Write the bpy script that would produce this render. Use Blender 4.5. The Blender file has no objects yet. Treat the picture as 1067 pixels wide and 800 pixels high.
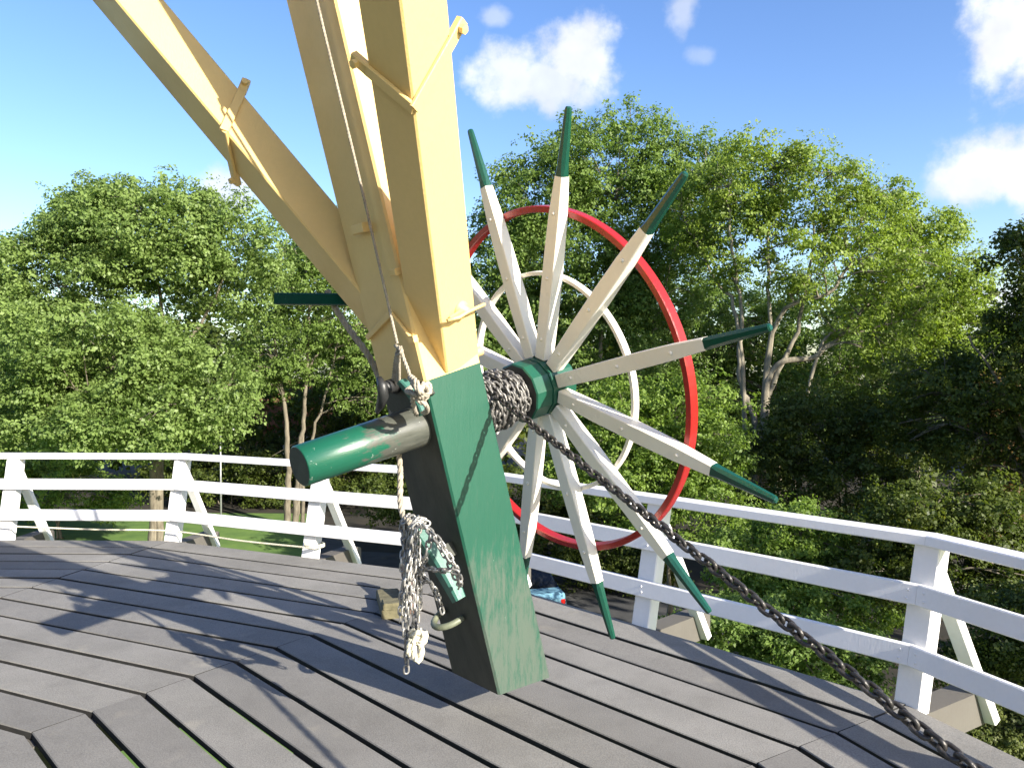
import bpy, math, random
import numpy as np
from mathutils import Vector

# ------------------------------------------------------------------ constants
S = 0.8                      # metres per modelling unit
H_EYE = 2.2989               # eye height above the stage, units
FPX, PITCH = 822.14, -0.01952
GZ = -7.0                    # ground below the stage, units
SUN_AZ, SUN_EL = math.radians(-42.3), math.radians(24.1)
R_ = random.Random(7)
NP = np.random.default_rng(11)
scene = bpy.context.scene
col = scene.collection
A = lambda *v: np.array(v, float)


def unit(v):
    v = np.asarray(v, float)
    return v / np.linalg.norm(v)


EYE = A(0, 0, H_EYE)
FW, UPV = A(0, math.cos(PITCH), math.sin(PITCH)), A(0, -math.sin(PITCH), math.cos(PITCH))


def ray(px, py):
    return FW + A(1, 0, 0) * (px - 533.5) / FPX - UPV * (py - 400) / FPX


def at(px, py, depth):       # measured direction + real distance -> point in the place
    v = ray(px, py)
    return EYE + v * depth / v[1]


def on_plane(px, py, n, p):
    v = ray(px, py)
    return EYE + v * (np.dot(p - EYE, n) / np.dot(v, n))


# ------------------------------------------------------------------ materials
MATS = {}


def nodes_of(name):
    m = bpy.data.materials.new(name)
    m.use_nodes = True
    nt = m.node_tree
    return m, nt, nt.nodes, nt.links, nt.nodes['Principled BSDF']


def ramp(nt, fac, stops):
    r = nt.nodes.new('ShaderNodeValToRGB')
    els = r.color_ramp.elements
    while len(els) < len(stops):
        els.new(0.5)
    for e, (p, c) in zip(els, stops):
        e.position = p
        e.color = (c[0], c[1], c[2], 1)
    nt.links.new(fac, r.inputs[0])
    return r.outputs[0]


def noise(nt, scale, detail=4, rough=0.55, vec=None, dist=0.0):
    n = nt.nodes.new('ShaderNodeTexNoise')
    n.inputs['Scale'].default_value = scale
    n.inputs['Detail'].default_value = detail
    n.inputs['Roughness'].default_value = rough
    n.inputs['Distortion'].default_value = dist
    if vec is not None:
        nt.links.new(vec, n.inputs['Vector'])
    return n.outputs['Fac']


def objvec(nt, scale=(1, 1, 1), rot=(0, 0, 0)):
    t = nt.nodes.new('ShaderNodeTexCoord')
    mp = nt.nodes.new('ShaderNodeMapping')
    mp.inputs['Scale'].default_value = scale
    mp.inputs['Rotation'].default_value = rot
    nt.links.new(t.outputs['Object'], mp.inputs['Vector'])
    return mp.outputs['Vector']


def mix(nt, fac, a, b):
    m = nt.nodes.new('ShaderNodeMix')
    m.data_type = 'RGBA'
    for s, v in ((m.inputs[0], fac), (m.inputs[6], a), (m.inputs[7], b)):
        if isinstance(v, (int, float)):
            s.default_value = v
        elif isinstance(v, tuple):
            s.default_value = (*v, 1)
        else:
            nt.links.new(v, s)
    return m.outputs[2]


def bump(nt, bs, h, strength=0.3, dist=0.01):
    b = nt.nodes.new('ShaderNodeBump')
    b.inputs['Strength'].default_value = strength
    b.inputs['Distance'].default_value = dist
    nt.links.new(h, b.inputs['Height'])
    nt.links.new(b.outputs[0], bs.inputs['Normal'])


def paint(name, colour, rough=0.45, dirt=(0.25, 0.2, 0.14), dirt_amt=0.25, chips=None, grain=True, axis=None, spec=0.5, chip_lo=0.66):
    m, nt, N, L, bs = nodes_of(name)
    v = objvec(nt)
    big = noise(nt, 2.2, 5, 0.6, v)
    f1 = ramp(nt, big, [(0.42, (0, 0, 0)), (0.8, (dirt_amt,) * 3)])
    c = mix(nt, f1, colour, dirt)
    fine = noise(nt, 38, 3, 0.6, v)
    f2 = ramp(nt, fine, [(0.35, (0.10,) * 3), (0.65, (0, 0, 0))])
    c = mix(nt, f2, c, tuple(x * 0.7 for x in colour))
    if chips:
        vv = objvec(nt, (9, 9, 1.6) if axis is None else axis)
        ch = noise(nt, 3.2, 6, 0.72, vv)
        f3 = ramp(nt, ch, [(chip_lo, (0, 0, 0)), (chip_lo + 0.03, (0.8,) * 3)])
        c = mix(nt, f3, c, chips)
    L.new(c, bs.inputs['Base Color'])
    bs.inputs['Roughness'].default_value = rough
    bs.inputs['Specular IOR Level'].default_value = spec
    rr = ramp(nt, big, [(0.3, (rough - 0.08,) * 3), (0.75, (rough + 0.15,) * 3)])
    L.new(rr, bs.inputs['Roughness'])
    gv = objvec(nt, (30, 30, 2.5) if axis is None else axis)
    bump(nt, bs, noise(nt, 4, 4, 0.6, gv), 0.22, 0.006)
    MATS[name] = m
    return m


M_CREAM = paint('cream paint', (0.73, 0.515, 0.205), 0.42, (0.5, 0.36, 0.18), 0.26, chips=(0.50, 0.35, 0.16), chip_lo=0.715)
M_WHITE = paint('white rail paint', (0.80, 0.79, 0.80), 0.45, (0.55, 0.53, 0.50), 0.25, chips=(0.42, 0.38, 0.33), chip_lo=0.73)
M_WHEELW = paint('wheel white paint', (0.80, 0.76, 0.68), 0.32, (0.55, 0.48, 0.38), 0.25, chips=(0.35, 0.3, 0.24), chip_lo=0.74)
M_RED = paint('red rim paint', (0.30, 0.014, 0.012), 0.25, (0.20, 0.012, 0.012), 0.3)
M_TIP = paint('dark green gloss paint', (0.006, 0.055, 0.036), 0.2, (0.012, 0.04, 0.03), 0.4)
M_HUB = paint('hub green paint', (0.009, 0.085, 0.05), 0.28, (0.012, 0.04, 0.03), 0.5, chips=(0.25, 0.28, 0.25), axis=(3, 3, 3), chip_lo=0.70)
M_JOIST = paint('grey weathered timber', (0.10, 0.092, 0.082), 0.85, (0.07, 0.06, 0.055), 0.6)
M_IRON_HUBSHADE = paint('black iron', (0.022, 0.024, 0.026), 0.4, (0.05, 0.04, 0.03), 0.3)
M_SLATEGREEN = paint('cleat green paint', (0.035, 0.125, 0.10), 0.35, (0.03, 0.06, 0.05), 0.4, chips=(0.2, 0.19, 0.17), axis=(6, 6, 6), chip_lo=0.66)


def mat_tailgreen():
    # worn green paint: vertical grain, grey weathering growing towards the foot and the outer edge
    m, nt, N, L, bs = nodes_of('worn green tail paint')
    v = objvec(nt)
    grain = noise(nt, 3.4, 10, 0.8, objvec(nt, (9, 9, 1.7)))
    big = noise(nt, 1.6, 5, 0.65, v)
    sep = N.new('ShaderNodeSeparateXYZ')
    L.new(v, sep.inputs[0])
    mr = N.new('ShaderNodeMapRange')
    mr.inputs[1].default_value, mr.inputs[2].default_value = 0.2, 1.25
    mr.inputs[3].default_value, mr.inputs[4].default_value = 0.36, 0.0
    L.new(sep.outputs[2], mr.inputs[0])
    a1 = N.new('ShaderNodeMath'); a1.operation = 'ADD'
    L.new(grain, a1.inputs[0]); L.new(mr.outputs[0], a1.inputs[1])
    a2 = N.new('ShaderNodeMath'); a2.operation = 'MULTIPLY_ADD'
    L.new(big, a2.inputs[0]); a2.inputs[1].default_value = 0.55; L.new(a1.outputs[0], a2.inputs[2])
    wear = ramp(nt, a2.outputs[0], [(0.86, (0, 0, 0)), (1.0, (0.35,) * 3), ])
    wear2 = N.new('ShaderNodeMapRange')
    wear2.inputs[1].default_value, wear2.inputs[2].default_value = 0.92, 1.10
    wear2.inputs[3].default_value, wear2.inputs[4].default_value = 0.0, 0.62
    L.new(a2.outputs[0], wear2.inputs[0])
    c = mix(nt, big, (0.006, 0.055, 0.034), (0.009, 0.080, 0.049))
    c = mix(nt, wear2.outputs[0], c, (0.098, 0.103, 0.088))
    chip = noise(nt, 3.4, 5, 0.75, objvec(nt, (16, 16, 5)))
    f3 = ramp(nt, chip, [(0.70, (0, 0, 0)), (0.73, (0.85,) * 3)])
    c = mix(nt, f3, c, (0.24, 0.28, 0.25))
    L.new(c, bs.inputs['Base Color'])
    bs.inputs['Roughness'].default_value = 0.42
    bump(nt, bs, grain, 0.3, 0.006)
    return m


def mat_axle():
    # green near the free end, paint worn to grey bare wood towards the tail (object X runs along the axle)
    m, nt, N, L, bs = nodes_of('worn axle paint')
    v = objvec(nt)
    sep = N.new('ShaderNodeSeparateXYZ')
    L.new(v, sep.inputs[0])
    mr = N.new('ShaderNodeMapRange')
    mr.inputs[1].default_value, mr.inputs[2].default_value = 0.12, 0.62
    mr.inputs[3].default_value, mr.inputs[4].default_value = 0.0, 0.55
    L.new(sep.outputs[0], mr.inputs[0])
    n1 = noise(nt, 7, 6, 0.7, objvec(nt, (1.2, 3.2, 3.2)))
    ad = N.new('ShaderNodeMath'); ad.operation = 'ADD'
    L.new(n1, ad.inputs[0]); L.new(mr.outputs[0], ad.inputs[1])
    f = ramp(nt, ad.outputs[0], [(0.70, (0, 0, 0)), (0.80, (1, 1, 1))])
    n2 = noise(nt, 22, 4, 0.6, objvec(nt, (0.4, 2, 2)))
    bare = mix(nt, n2, (0.022, 0.026, 0.021), (0.115, 0.118, 0.102))
    c = mix(nt, f, (0.008, 0.080, 0.048), bare)
    n3 = noise(nt, 30, 4, 0.7, v)
    f3 = ramp(nt, n3, [(0.67, (0, 0, 0)), (0.70, (0.8,) * 3)])
    c = mix(nt, f3, c, (0.30, 0.33, 0.30))
    L.new(c, bs.inputs['Base Color'])
    bs.inputs['Roughness'].default_value = 0.3
    bump(nt, bs, n2, 0.3, 0.004)
    return m


def mat_deck():
    m, nt, N, L, bs = nodes_of('gritty grey deck coating')
    v = objvec(nt)
    big = noise(nt, 1.1, 6, 0.6, v)
    mid = noise(nt, 6, 5, 0.65, v)
    fine = noise(nt, 130, 2, 0.8, v)
    c = mix(nt, ramp(nt, big, [(0.3, (0, 0, 0)), (0.7, (1, 1, 1))]), (0.196, 0.188, 0.174), (0.292, 0.280, 0.260))
    c = mix(nt, ramp(nt, mid, [(0.5, (0, 0, 0)), (0.75, (0.35,) * 3)]), c, (0.125, 0.115, 0.106))
    c = mix(nt, ramp(nt, fine, [(0.35, (0.45,) * 3), (0.6, (0, 0, 0))]), c, (0.07, 0.066, 0.062))
    spk = noise(nt, 60, 2, 0.9, v)
    c = mix(nt, ramp(nt, spk, [(0.72, (0, 0, 0)), (0.76, (0.7,) * 3)]), c, (0.42, 0.40, 0.36))
    blot = noise(nt, 3.2, 3, 0.5, objvec(nt, (1, 1, 1), (0, 0, 1)))
    c = mix(nt, ramp(nt, blot, [(0.64, (0, 0, 0)), (0.76, (0.4,) * 3)]), c, (0.36, 0.33, 0.27))
    at_ = N.new('ShaderNodeAttribute'); at_.attribute_name = 'tone'
    c = mix(nt, at_.outputs['Fac'], c, mix(nt, 0.38, c, (0.09, 0.085, 0.082)))
    L.new(c, bs.inputs['Base Color'])
    bs.inputs['Roughness'].default_value = 0.82
    bs.inputs['Specular IOR Level'].default_value = 0.3
    bump(nt, bs, fine, 0.5, 0.004)
    return m


def mat_plain(name, c1, c2, scale, rough=0.8, bmp=0.3, detail=5, metal=0.0, vec_scale=(1, 1, 1)):
    m, nt, N, L, bs = nodes_of(name)
    n = noise(nt, scale, detail, 0.62, objvec(nt, vec_scale))
    L.new(mix(nt, ramp(nt, n, [(0.32, (0, 0, 0)), (0.68, (1, 1, 1))]), c1, c2), bs.inputs['Base Color'])
    bs.inputs['Roughness'].default_value = rough
    bs.inputs['Metallic'].default_value = metal
    bump(nt, bs, n, bmp, 0.01)
    return m


def mat_leaf(name, c_dark, c_light, trans=0.42, yellow=0.0):
    m, nt, N, L, bs = nodes_of(name)
    a = N.new('ShaderNodeAttribute'); a.attribute_name = 'tone'
    c = mix(nt, a.outputs['Fac'], c_dark, c_light)
    if yellow:
        a2 = ramp(nt, a.outputs['Fac'], [(1 - yellow - 0.02, (0, 0, 0)), (1 - yellow, (1, 1, 1))])
        c = mix(nt, a2, c, (0.30, 0.24, 0.04))
    L.new(c, bs.inputs['Base Color'])
    bs.inputs['Roughness'].default_value = 0.5
    bs.inputs['Specular IOR Level'].default_value = 0.32
    tr = N.new('ShaderNodeBsdfTranslucent')
    g = N.new('ShaderNodeHueSaturation')
    g.inputs['Value'].default_value = 1.5
    g.inputs['Saturation'].default_value = 1.1
    L.new(c, g.inputs['Color'])
    L.new(g.outputs[0], tr.inputs['Color'])
    ms = N.new('ShaderNodeMixShader')
    ms.inputs[0].default_value = trans
    L.new(bs.outputs[0], ms.inputs[1]); L.new(tr.outputs[0], ms.inputs[2])
    L.new(ms.outputs[0], N['Material Output'].inputs['Surface'])
    return m


M_TAILGREEN = mat_tailgreen()
M_AXLE = mat_axle()
M_DECK = mat_deck()
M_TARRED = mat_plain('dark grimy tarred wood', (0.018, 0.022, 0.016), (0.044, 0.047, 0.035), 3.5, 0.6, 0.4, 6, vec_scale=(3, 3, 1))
M_CHAIN_OLD = mat_plain('oiled dark chain steel', (0.028, 0.027, 0.027), (0.085, 0.078, 0.074), 30, 0.42, 0.5, 4, 0.5)
M_CHAIN_GREY = mat_plain('dull grey chain steel', (0.16, 0.155, 0.15), (0.46, 0.45, 0.43), 11, 0.42, 0.4, 4, 0.6)
M_CHAIN_COIL = mat_plain('mid grey chain steel', (0.075, 0.072, 0.07), (0.24, 0.23, 0.22), 30, 0.45, 0.4, 4, 0.4)  # lighter grey for the windings of the same chain
M_ROPE_GREY = mat_plain('grey weathered rope', (0.23, 0.20, 0.16), (0.40, 0.36, 0.29), 24, 0.9, 0.6)
M_ROPE_PALE = mat_plain('pale rope', (0.50, 0.47, 0.36), (0.70, 0.66, 0.52), 24, 0.9, 0.6)
M_BARK = mat_plain('grey bark', (0.08, 0.066, 0.047), (0.20, 0.175, 0.13), 3.0, 0.9, 0.8, 6, vec_scale=(3, 3, 0.7))
M_BARKPALE = mat_plain('pale ash bark', (0.11, 0.095, 0.07), (0.27, 0.24, 0.18), 3.0, 0.9, 0.8, 6, vec_scale=(3, 3, 0.7))
M_GRASS = mat_plain('lawn grass', (0.06, 0.125, 0.02), (0.12, 0.20, 0.035), 0.9, 0.9, 0.6, 8)
M_ASPHALT = mat_plain('asphalt', (0.035, 0.035, 0.037), (0.06, 0.06, 0.06), 2.0, 0.9, 0.3)
M_SOIL = mat_plain('leaf litter darkened for shade', (0.010, 0.009, 0.005), (0.030, 0.022, 0.012), 1.3, 0.95, 0.8, 8)  # floor colour darkened to stand in for tree shade
M_SIDE = mat_plain('dark plank edge', (0.010, 0.010, 0.010), (0.028, 0.026, 0.024), 9, 0.9, 0.3)  # plank sides and ends near black, so the gaps read dark
M_ENDGRAIN = mat_plain('dark green painted end grain', (0.018, 0.030, 0.022), (0.045, 0.060, 0.045), 8, 0.7, 0.4)
M_WOODOLD = mat_plain('mossy wood block', (0.07, 0.065, 0.035), (0.17, 0.15, 0.085), 16, 0.85, 0.4)
M_WOODRED = mat_plain('reddish wood block', (0.12, 0.065, 0.05), (0.24, 0.15, 0.12), 16, 0.8, 0.4)
M_GREENIRON = mat_plain('grey green iron', (0.10, 0.115, 0.075), (0.20, 0.21, 0.15), 12, 0.5, 0.3)
M_CARBLUE = mat_plain('light blue car paint', (0.13, 0.27, 0.37), (0.16, 0.31, 0.41), 1.0, 0.25, 0.02)
M_CARGLASS = mat_plain('dark car glass', (0.006, 0.007, 0.008), (0.012, 0.013, 0.014), 1.0, 0.08, 0.0)
M_TYRE = mat_plain('tyre rubber', (0.012,) * 3, (0.025,) * 3, 6, 0.85, 0.2)
M_REDLAMP = mat_plain('red lamp plastic', (0.40, 0.012, 0.01), (0.5, 0.02, 0.015), 4, 0.2, 0.0)
M_STEEL = mat_plain('galvanised pole steel', (0.30, 0.31, 0.32), (0.42, 0.43, 0.44), 5, 0.45, 0.1, 4, 0.5)
M_ROOF = mat_plain('red brown roof tile', (0.20, 0.085, 0.055), (0.34, 0.15, 0.10), 5, 0.85, 0.5)
M_WINDOW = mat_plain('dark window glass', (0.02, 0.025, 0.03), (0.04, 0.045, 0.05), 2, 0.08, 0.0)


def mat_brick():
    m, nt, N, L, bs = nodes_of('house brick')
    b = N.new('ShaderNodeTexBrick')
    b.inputs['Scale'].default_value = 4.0
    b.inputs['Color1'].default_value = (0.36, 0.19, 0.135, 1)
    b.inputs['Color2'].default_value = (0.28, 0.13, 0.09, 1)
    b.inputs['Mortar'].default_value = (0.42, 0.38, 0.33, 1)
    L.new(objvec(nt, (1, 1, 1), (math.pi / 2, 0, 0)), b.inputs['Vector'])
    L.new(b.outputs[0], bs.inputs['Base Color'])
    bs.inputs['Roughness'].default_value = 0.85
    return m


M_BRICK = mat_brick()
M_LEAF_MAPLE = mat_leaf('maple leaves', (0.092, 0.150, 0.030), (0.235, 0.320, 0.095))
M_LEAF_OAK = mat_leaf('oak leaves', (0.075, 0.130, 0.024), (0.200, 0.285, 0.070))
M_LEAF_ASH = mat_leaf('ash leaves', (0.105, 0.165, 0.022), (0.265, 0.345, 0.065))
M_LEAF_SHADE = mat_leaf('leaves darkened for shade', (0.034, 0.060, 0.011), (0.120, 0.150, 0.028), yellow=0.02)  # leaf green darkened for foliage standing in shade
M_LEAF_BUSH = mat_leaf('bright shrub leaves', (0.082, 0.145, 0.022), (0.225, 0.315, 0.062))
M_LEAF_OLIVE = mat_leaf('olive shrub leaves', (0.060, 0.085, 0.020), (0.170, 0.190, 0.055), yellow=0.05)
M_LEAF_BROWN = mat_leaf('autumn brown leaves', (0.08, 0.055, 0.022), (0.20, 0.125, 0.045))


# ------------------------------------------------------------------ mesh helpers (units, scaled on build)
class MB:
    def __init__(self):
        self.v, self.f, self.m, self.smooth = [], [], [], []

    def add(self, verts, faces, mi=0, smooth=False):
        o = len(self.v)
        self.v.extend([tuple(map(float, p)) for p in verts])
        for f in faces:
            self.f.append(tuple(i + o for i in f))
            self.m.append(mi)
            self.smooth.append(smooth)
        return self

    def loft(self, rings, mi=0, cap=True, smooth=False, close=False):
        n = len(rings[0])
        vs = [p for r in rings for p in r]
        fs = []
        k = len(rings)
        for i in range(k if close else k - 1):
            j = (i + 1) % k
            for a in range(n):
                b = (a + 1) % n
                fs.append((i * n + a, i * n + b, j * n + b, j * n + a))
        self.add(vs, fs, mi, smooth)
        if cap and not close:
            o = len(self.v) - len(vs)
            self.f.append(tuple(o + a for a in reversed(range(n)))); self.m.append(mi); self.smooth.append(False)
            self.f.append(tuple(o + (k - 1) * n + a for a in range(n))); self.m.append(mi); self.smooth.append(False)
        return self

    def tube(self, pts, rad, n=8, mi=0, smooth=True, cap=True):
        pts = [np.asarray(p, float) for p in pts]
        if not hasattr(rad, '__len__'):
            rad = [rad] * len(pts)
        rings = []
        ref = None
        for i, p in enumerate(pts):
            t = unit(pts[min(i + 1, len(pts) - 1)] - pts[max(i - 1, 0)])
            if ref is None:
                ref = A(0, 0, 1) if abs(t[2]) < 0.9 else A(1, 0, 0)
            u = ref - t * np.dot(ref, t)
            u = unit(u)
            ref = u
            w = np.cross(t, u)
            rings.append([p + rad[i] * (math.cos(a) * u + math.sin(a) * w) for a in np.linspace(0, 2 * math.pi, n, endpoint=False)])
        return self.loft(rings, mi, cap, smooth)

    def box(self, c, ax, ay, az, mi=0, ch=0.0):
        # c centre; ax, ay, az half-extent vectors; ch chamfer on the edges along ax
        c, ax, ay, az = (np.asarray(q, float) for q in (c, ax, ay, az))
        if ch <= 0:
            sec = [(-1, -1), (1, -1), (1, 1), (-1, 1)]
            ring = lambda s: [c + ax * s + ay * p + az * q for p, q in sec]
        else:
            ly, lz = np.linalg.norm(ay), np.linalg.norm(az)
            cy, cz = 1 - ch / ly, 1 - ch / lz
            sec = [(-cy, -1), (cy, -1), (1, -cz), (1, cz), (cy, 1), (-cy, 1), (-1, cz), (-1, -cz)]
            ring = lambda s: [c + ax * s + ay * p + az * q for p, q in sec]
        return self.loft([ring(-1), ring(1)], mi)

    def bar(self, p, q, wdir, w, t, mi=0, ch=0.0):
        p, q = np.asarray(p, float), np.asarray(q, float)
        d = q - p
        u = unit(d)
        wd = np.asarray(wdir, float)
        wd = unit(wd - u * np.dot(wd, u))
        td_ = np.cross(u, wd)
        return self.box((p + q) / 2, d / 2, wd * w / 2, td_ * t / 2, mi, ch)

    def lathe(self, c, axis, prof, n=24, mi=0, smooth=True, cap=True):
        axis = unit(axis)
        u = unit(np.cross(axis, A(0, 0, 1) if abs(axis[2]) < 0.9 else A(1, 0, 0)))
        w = np.cross(axis, u)
        rings = [[c + axis * t + r * (math.cos(a) * u + math.sin(a) * w) for a in np.linspace(0, 2 * math.pi, n, endpoint=False)] for t, r in prof]
        return self.loft(rings, mi, cap, smooth)

    def ringbar(self, c, axis, r, dr, da, n=96, mi=0, u=None):
        axis = unit(axis)
        u = unit(np.cross(axis, A(0, 0, 1)))
        w = np.cross(axis, u)
        rings = []
        for a in np.linspace(0, 2 * math.pi, n, endpoint=False):
            rad = math.cos(a) * u + math.sin(a) * w
            rings.append([c + rad * (r + s * dr) + axis * (q * da) for s, q in ((-1, -.8), (-.8, -1), (.8, -1), (1, -.8), (1, .8), (.8, 1), (-.8, 1), (-1, .8))])
        return self.loft(rings, mi, close=True)

    def build(self, name, mats, parent=None, origin=None):
        if not isinstance(mats, (list, tuple)):
            mats = [mats]
        o = np.zeros(3) if origin is None else np.asarray(origin, float)
        if parent is not None and origin is None:
            o = A(*parent['_o'])
        me = bpy.data.meshes.new(name)
        V = (np.array(self.v) - o) * S
        me.from_pydata(V.tolist(), [], self.f)
        for m in mats:
            me.materials.append(m)
        me.polygons.foreach_set('material_index', self.m)
        me.polygons.foreach_set('use_smooth', self.smooth)
        me.update()
        ob = bpy.data.objects.new(name, me)
        col.objects.link(ob)
        ob['_o'] = [float(x) for x in o]
        if parent is not None:
            ob.parent = parent
            po = A(*parent['_o'])
            ob.location = Vector(((o - po) * S).tolist())
        else:
            ob.location = Vector((o * S).tolist())
        return ob


def tag(o, label=None, cat=None, group=None, kind=None):
    if label: o['label'] = label
    if cat: o['category'] = cat
    if group: o['group'] = group
    if kind: o['kind'] = kind
    return o


def thing(name, loc, label, cat, group=None):
    e = bpy.data.objects.new(name, None)
    e.empty_display_size = 0.1
    col.objects.link(e)
    e['_o'] = [float(x) for x in loc]
    e.location = Vector((np.asarray(loc, float) * S).tolist())
    return tag(e, label, cat, group)


def add_tone(ob, vals):
    at_ = ob.data.attributes.new('tone', 'FLOAT', 'FACE')
    at_.data.foreach_set('value', np.asarray(vals, np.float32))


# ------------------------------------------------------------------ stage (deck)
CEN = A(-7.1221, -0.8506, 0)
RAD, TH0, DEL, PW = 11.6139, 0.2215, math.pi / 8, 0.3715
GAP, PT = 0.044, 0.046


def corner(k, inset=0.0, z=0.0, out=0.0):
    th = TH0 + k * DEL
    r = RAD - inset / math.cos(DEL / 2) + out
    return CEN + A(math.sin(th) * r, math.cos(th) * r, z)


mb = MB()
tones = []
for k in range(-4, 7):
    for j in range(15):
        i0, i1 = j * PW + GAP / 2, (j + 1) * PW - GAP / 2
        if j == 0:
            i0 = -0.02
        a0, a1, b0, b1 = corner(k, i0), corner(k + 1, i0), corner(k, i1), corner(k + 1, i1)
        t = unit(a1 - a0)
        nrm = unit((a0 + a1) / 2 - CEN)
        sh = t * 0.004
        a0, b0, a1, b1 = a0 + sh, b0 + sh, a1 - sh, b1 - sh
        dz = R_.uniform(-0.004, 0.004)
        c = 0.006

        def sec(p_out, p_in):
            return [p_out + A(0, 0, -PT), p_in + A(0, 0, -PT), p_in + A(0, 0, -c + dz), p_in + nrm * c + A(0, 0, dz),
                    p_out - nrm * c + A(0, 0, dz), p_out + A(0, 0, -c + dz)]
        nf = len(mb.f)
        mb.loft([sec(a0, b0), sec(a1, b1)])
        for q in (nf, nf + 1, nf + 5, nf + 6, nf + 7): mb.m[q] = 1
        tones += [R_.random()] * (len(mb.f) - nf)
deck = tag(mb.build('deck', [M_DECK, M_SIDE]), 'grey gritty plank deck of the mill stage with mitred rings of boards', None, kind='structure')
add_tone(deck, tones)

# joists under the stage, ends sticking out past the edge
LEAN = 0.22
post_pts = []
for k in range(-2, 5):
    post_pts.append((corner(k), unit(corner(k) - CEN)))
    m_ = (corner(k) + corner(k + 1)) / 2
    post_pts.append((m_, unit(m_ - CEN)))
for p, n in post_pts:
    t = A(n[1], -n[0], 0)
    mb = MB()
    w, z0, z1 = 0.095, -0.30, -PT - 0.006
    rings = []
    prof = [(-5.0, z0, z1), (0.93, z0, z1), (0.985, z0 + 0.02, z1 - 0.012), (1.005, z0 + 0.05, z1 - 0.04)]
    for r, za, zb in prof:
        q = p + n * r
        rings.append([q - t * w + A(0, 0, za), q + t * w + A(0, 0, za), q + t * w + A(0, 0, zb), q - t * w + A(0, 0, zb)])
    mb.loft(rings)
    o = mb.build('joist', M_JOIST, deck)

# ------------------------------------------------------------------ railing
rail = thing('railing', corner(1), 'white wooden railing with three rails round the edge of the deck', 'railing')


def rail_pt(k, z, out):
    return corner(k, 0, z, LEAN * z + out)


for p, n in post_pts:
    t = A(n[1], -n[0], 0)
    up = unit(n * LEAN + A(0, 0, 1))
    nn = unit(np.cross(t, up))
    if np.dot(nn, n) < 0: nn = -nn
    b = p + n * 0.075 + A(0, 0, -0.34) - n * LEAN * 0.34
    top = p + n * 0.075 + A(0, 0, 1.065) + n * LEAN * 1.065
    mb = MB()
    mb.box((b + top) / 2, (top - b) / 2, t * 0.092, nn * 0.066, ch=0.008)
    mb.build('post', M_WHITE, rail)
    a = p + n * (0.155 + LEAN * 0.80) + A(0, 0, 0.86) + t * 0.02
    f = p + n * 0.875 + A(0, 0, -0.27) + t * 0.12
    mb = MB()
    mb.bar(a, f, t, 0.115, 0.075, ch=0.006)
    mb.build('strut', M_WHITE, rail)
for k in range(-2, 5):
    for nm, zc, hh, th_, out in (('top_rail', 1.10, 0.036, 0.16, 0.055), ('middle_rail', 0.736, 0.070, 0.045, -0.025), ('lower_rail', 0.334, 0.070, 0.045, -0.025)):
        n = unit((corner(k) + corner(k + 1)) / 2 - CEN)
        mb = MB()
        rings = []
        for kk in (k, k + 1):
            nk = unit(corner(kk) - CEN)
            e = unit(corner(k + 1) - corner(k)) * (0.0012 if kk == k else -0.0012)
            q = [rail_pt(kk, zc + s * hh, out + i * th_ / 2) + e for s, i in ((-1, -1), (-1, 1), (1, 1), (1, -1))]
            rings.append(q)
        c = 0.008
        rr = []
        for q in rings:
            ring = []
            for i in range(4):
                d1, d2 = unit(q[i - 1] - q[i]), unit(q[(i + 1) % 4] - q[i])
                ring += [q[i] + d1 * c, q[i] + d2 * c]
            rr.append(ring)
        mb.loft(rr)
        if nm != 'top_rail':
            tt = unit(corner(k + 1) - corner(k))
            up = unit(n * LEAN + A(0, 0, 1)); fn = unit(np.cross(tt, up))
            if np.dot(fn, n) > 0: fn = -fn
            q0, q1 = rail_pt(k, zc, out - th_ / 2), rail_pt(k + 1, zc, out - th_ / 2)
            for f_, dz_ in ((0.012, .025), (0.014, -.03), (0.5, .02), (0.502, -.028), (0.988, .026), (0.986, -.03)):
                mb.lathe(q0 * (1 - f_) + q1 * f_ + up * dz_ + fn * -0.001, fn, [(0, 0.011), (0.004, 0.010), (0.006, 0.0)], 8, cap=False)
        mb.build(nm, M_WHITE, rail)

# ------------------------------------------------------------------ tail pole and braces
K = 0.9075


def rel(p):                  # measured point (height above deck) brought to its true distance
    return EYE + (np.asarray(p, float) - EYE) * K


TD = A(-0.20673619, -0.16572161, 0.96425956)
T = A(0.65423285, -0.75629319, 0)
NH = A(0.75629319, 0.65423285, 0)
O = rel((-0.08969416, 5.41926028, 0.04))
NI = unit(-NH + TD * np.dot(NH, TD))         # outward normal of the face towards the mill
TS = unit(T - TD * np.dot(T, TD))
WT, WN = 0.552 * K, 0.475 * K

tail = thing('mill_tail', O, 'tail pole of a windmill, green foot and cream beams, hanging over the deck', 'mill tail')


def tpt(t, a, b):            # along the beam, a towards -T, b away from the mill
    return O + TD * t - TS * a - NI * b


def tsec(t, tilt, ch=0.012, mt=0.0):
    # section loop; tilt=True keeps the foot level with the deck
    pts = []
    base = [(0, 0), (WT, 0), (WT, WN), (0, WN)]
    for i in range(4):
        a, b = base[i]
        pa = base[i - 1]; pb = base[(i + 1) % 4]
        for o_ in (pa, pb):
            d = np.array(o_, float) - np.array((a, b), float)
            d = d / np.linalg.norm(d) * ch
            q = tpt(t, a + d[0], b + d[1])
            if tilt:
                q = q + TD * ((O[2] - q[2]) / TD[2])
            pts.append(q)
    return pts


tb = 2.256 * K
mb = MB()
r0, r1, r2 = tsec(0, True), tsec(tb, False), tsec(11.5, False)
mb.loft([r0, r1], 0)
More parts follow.
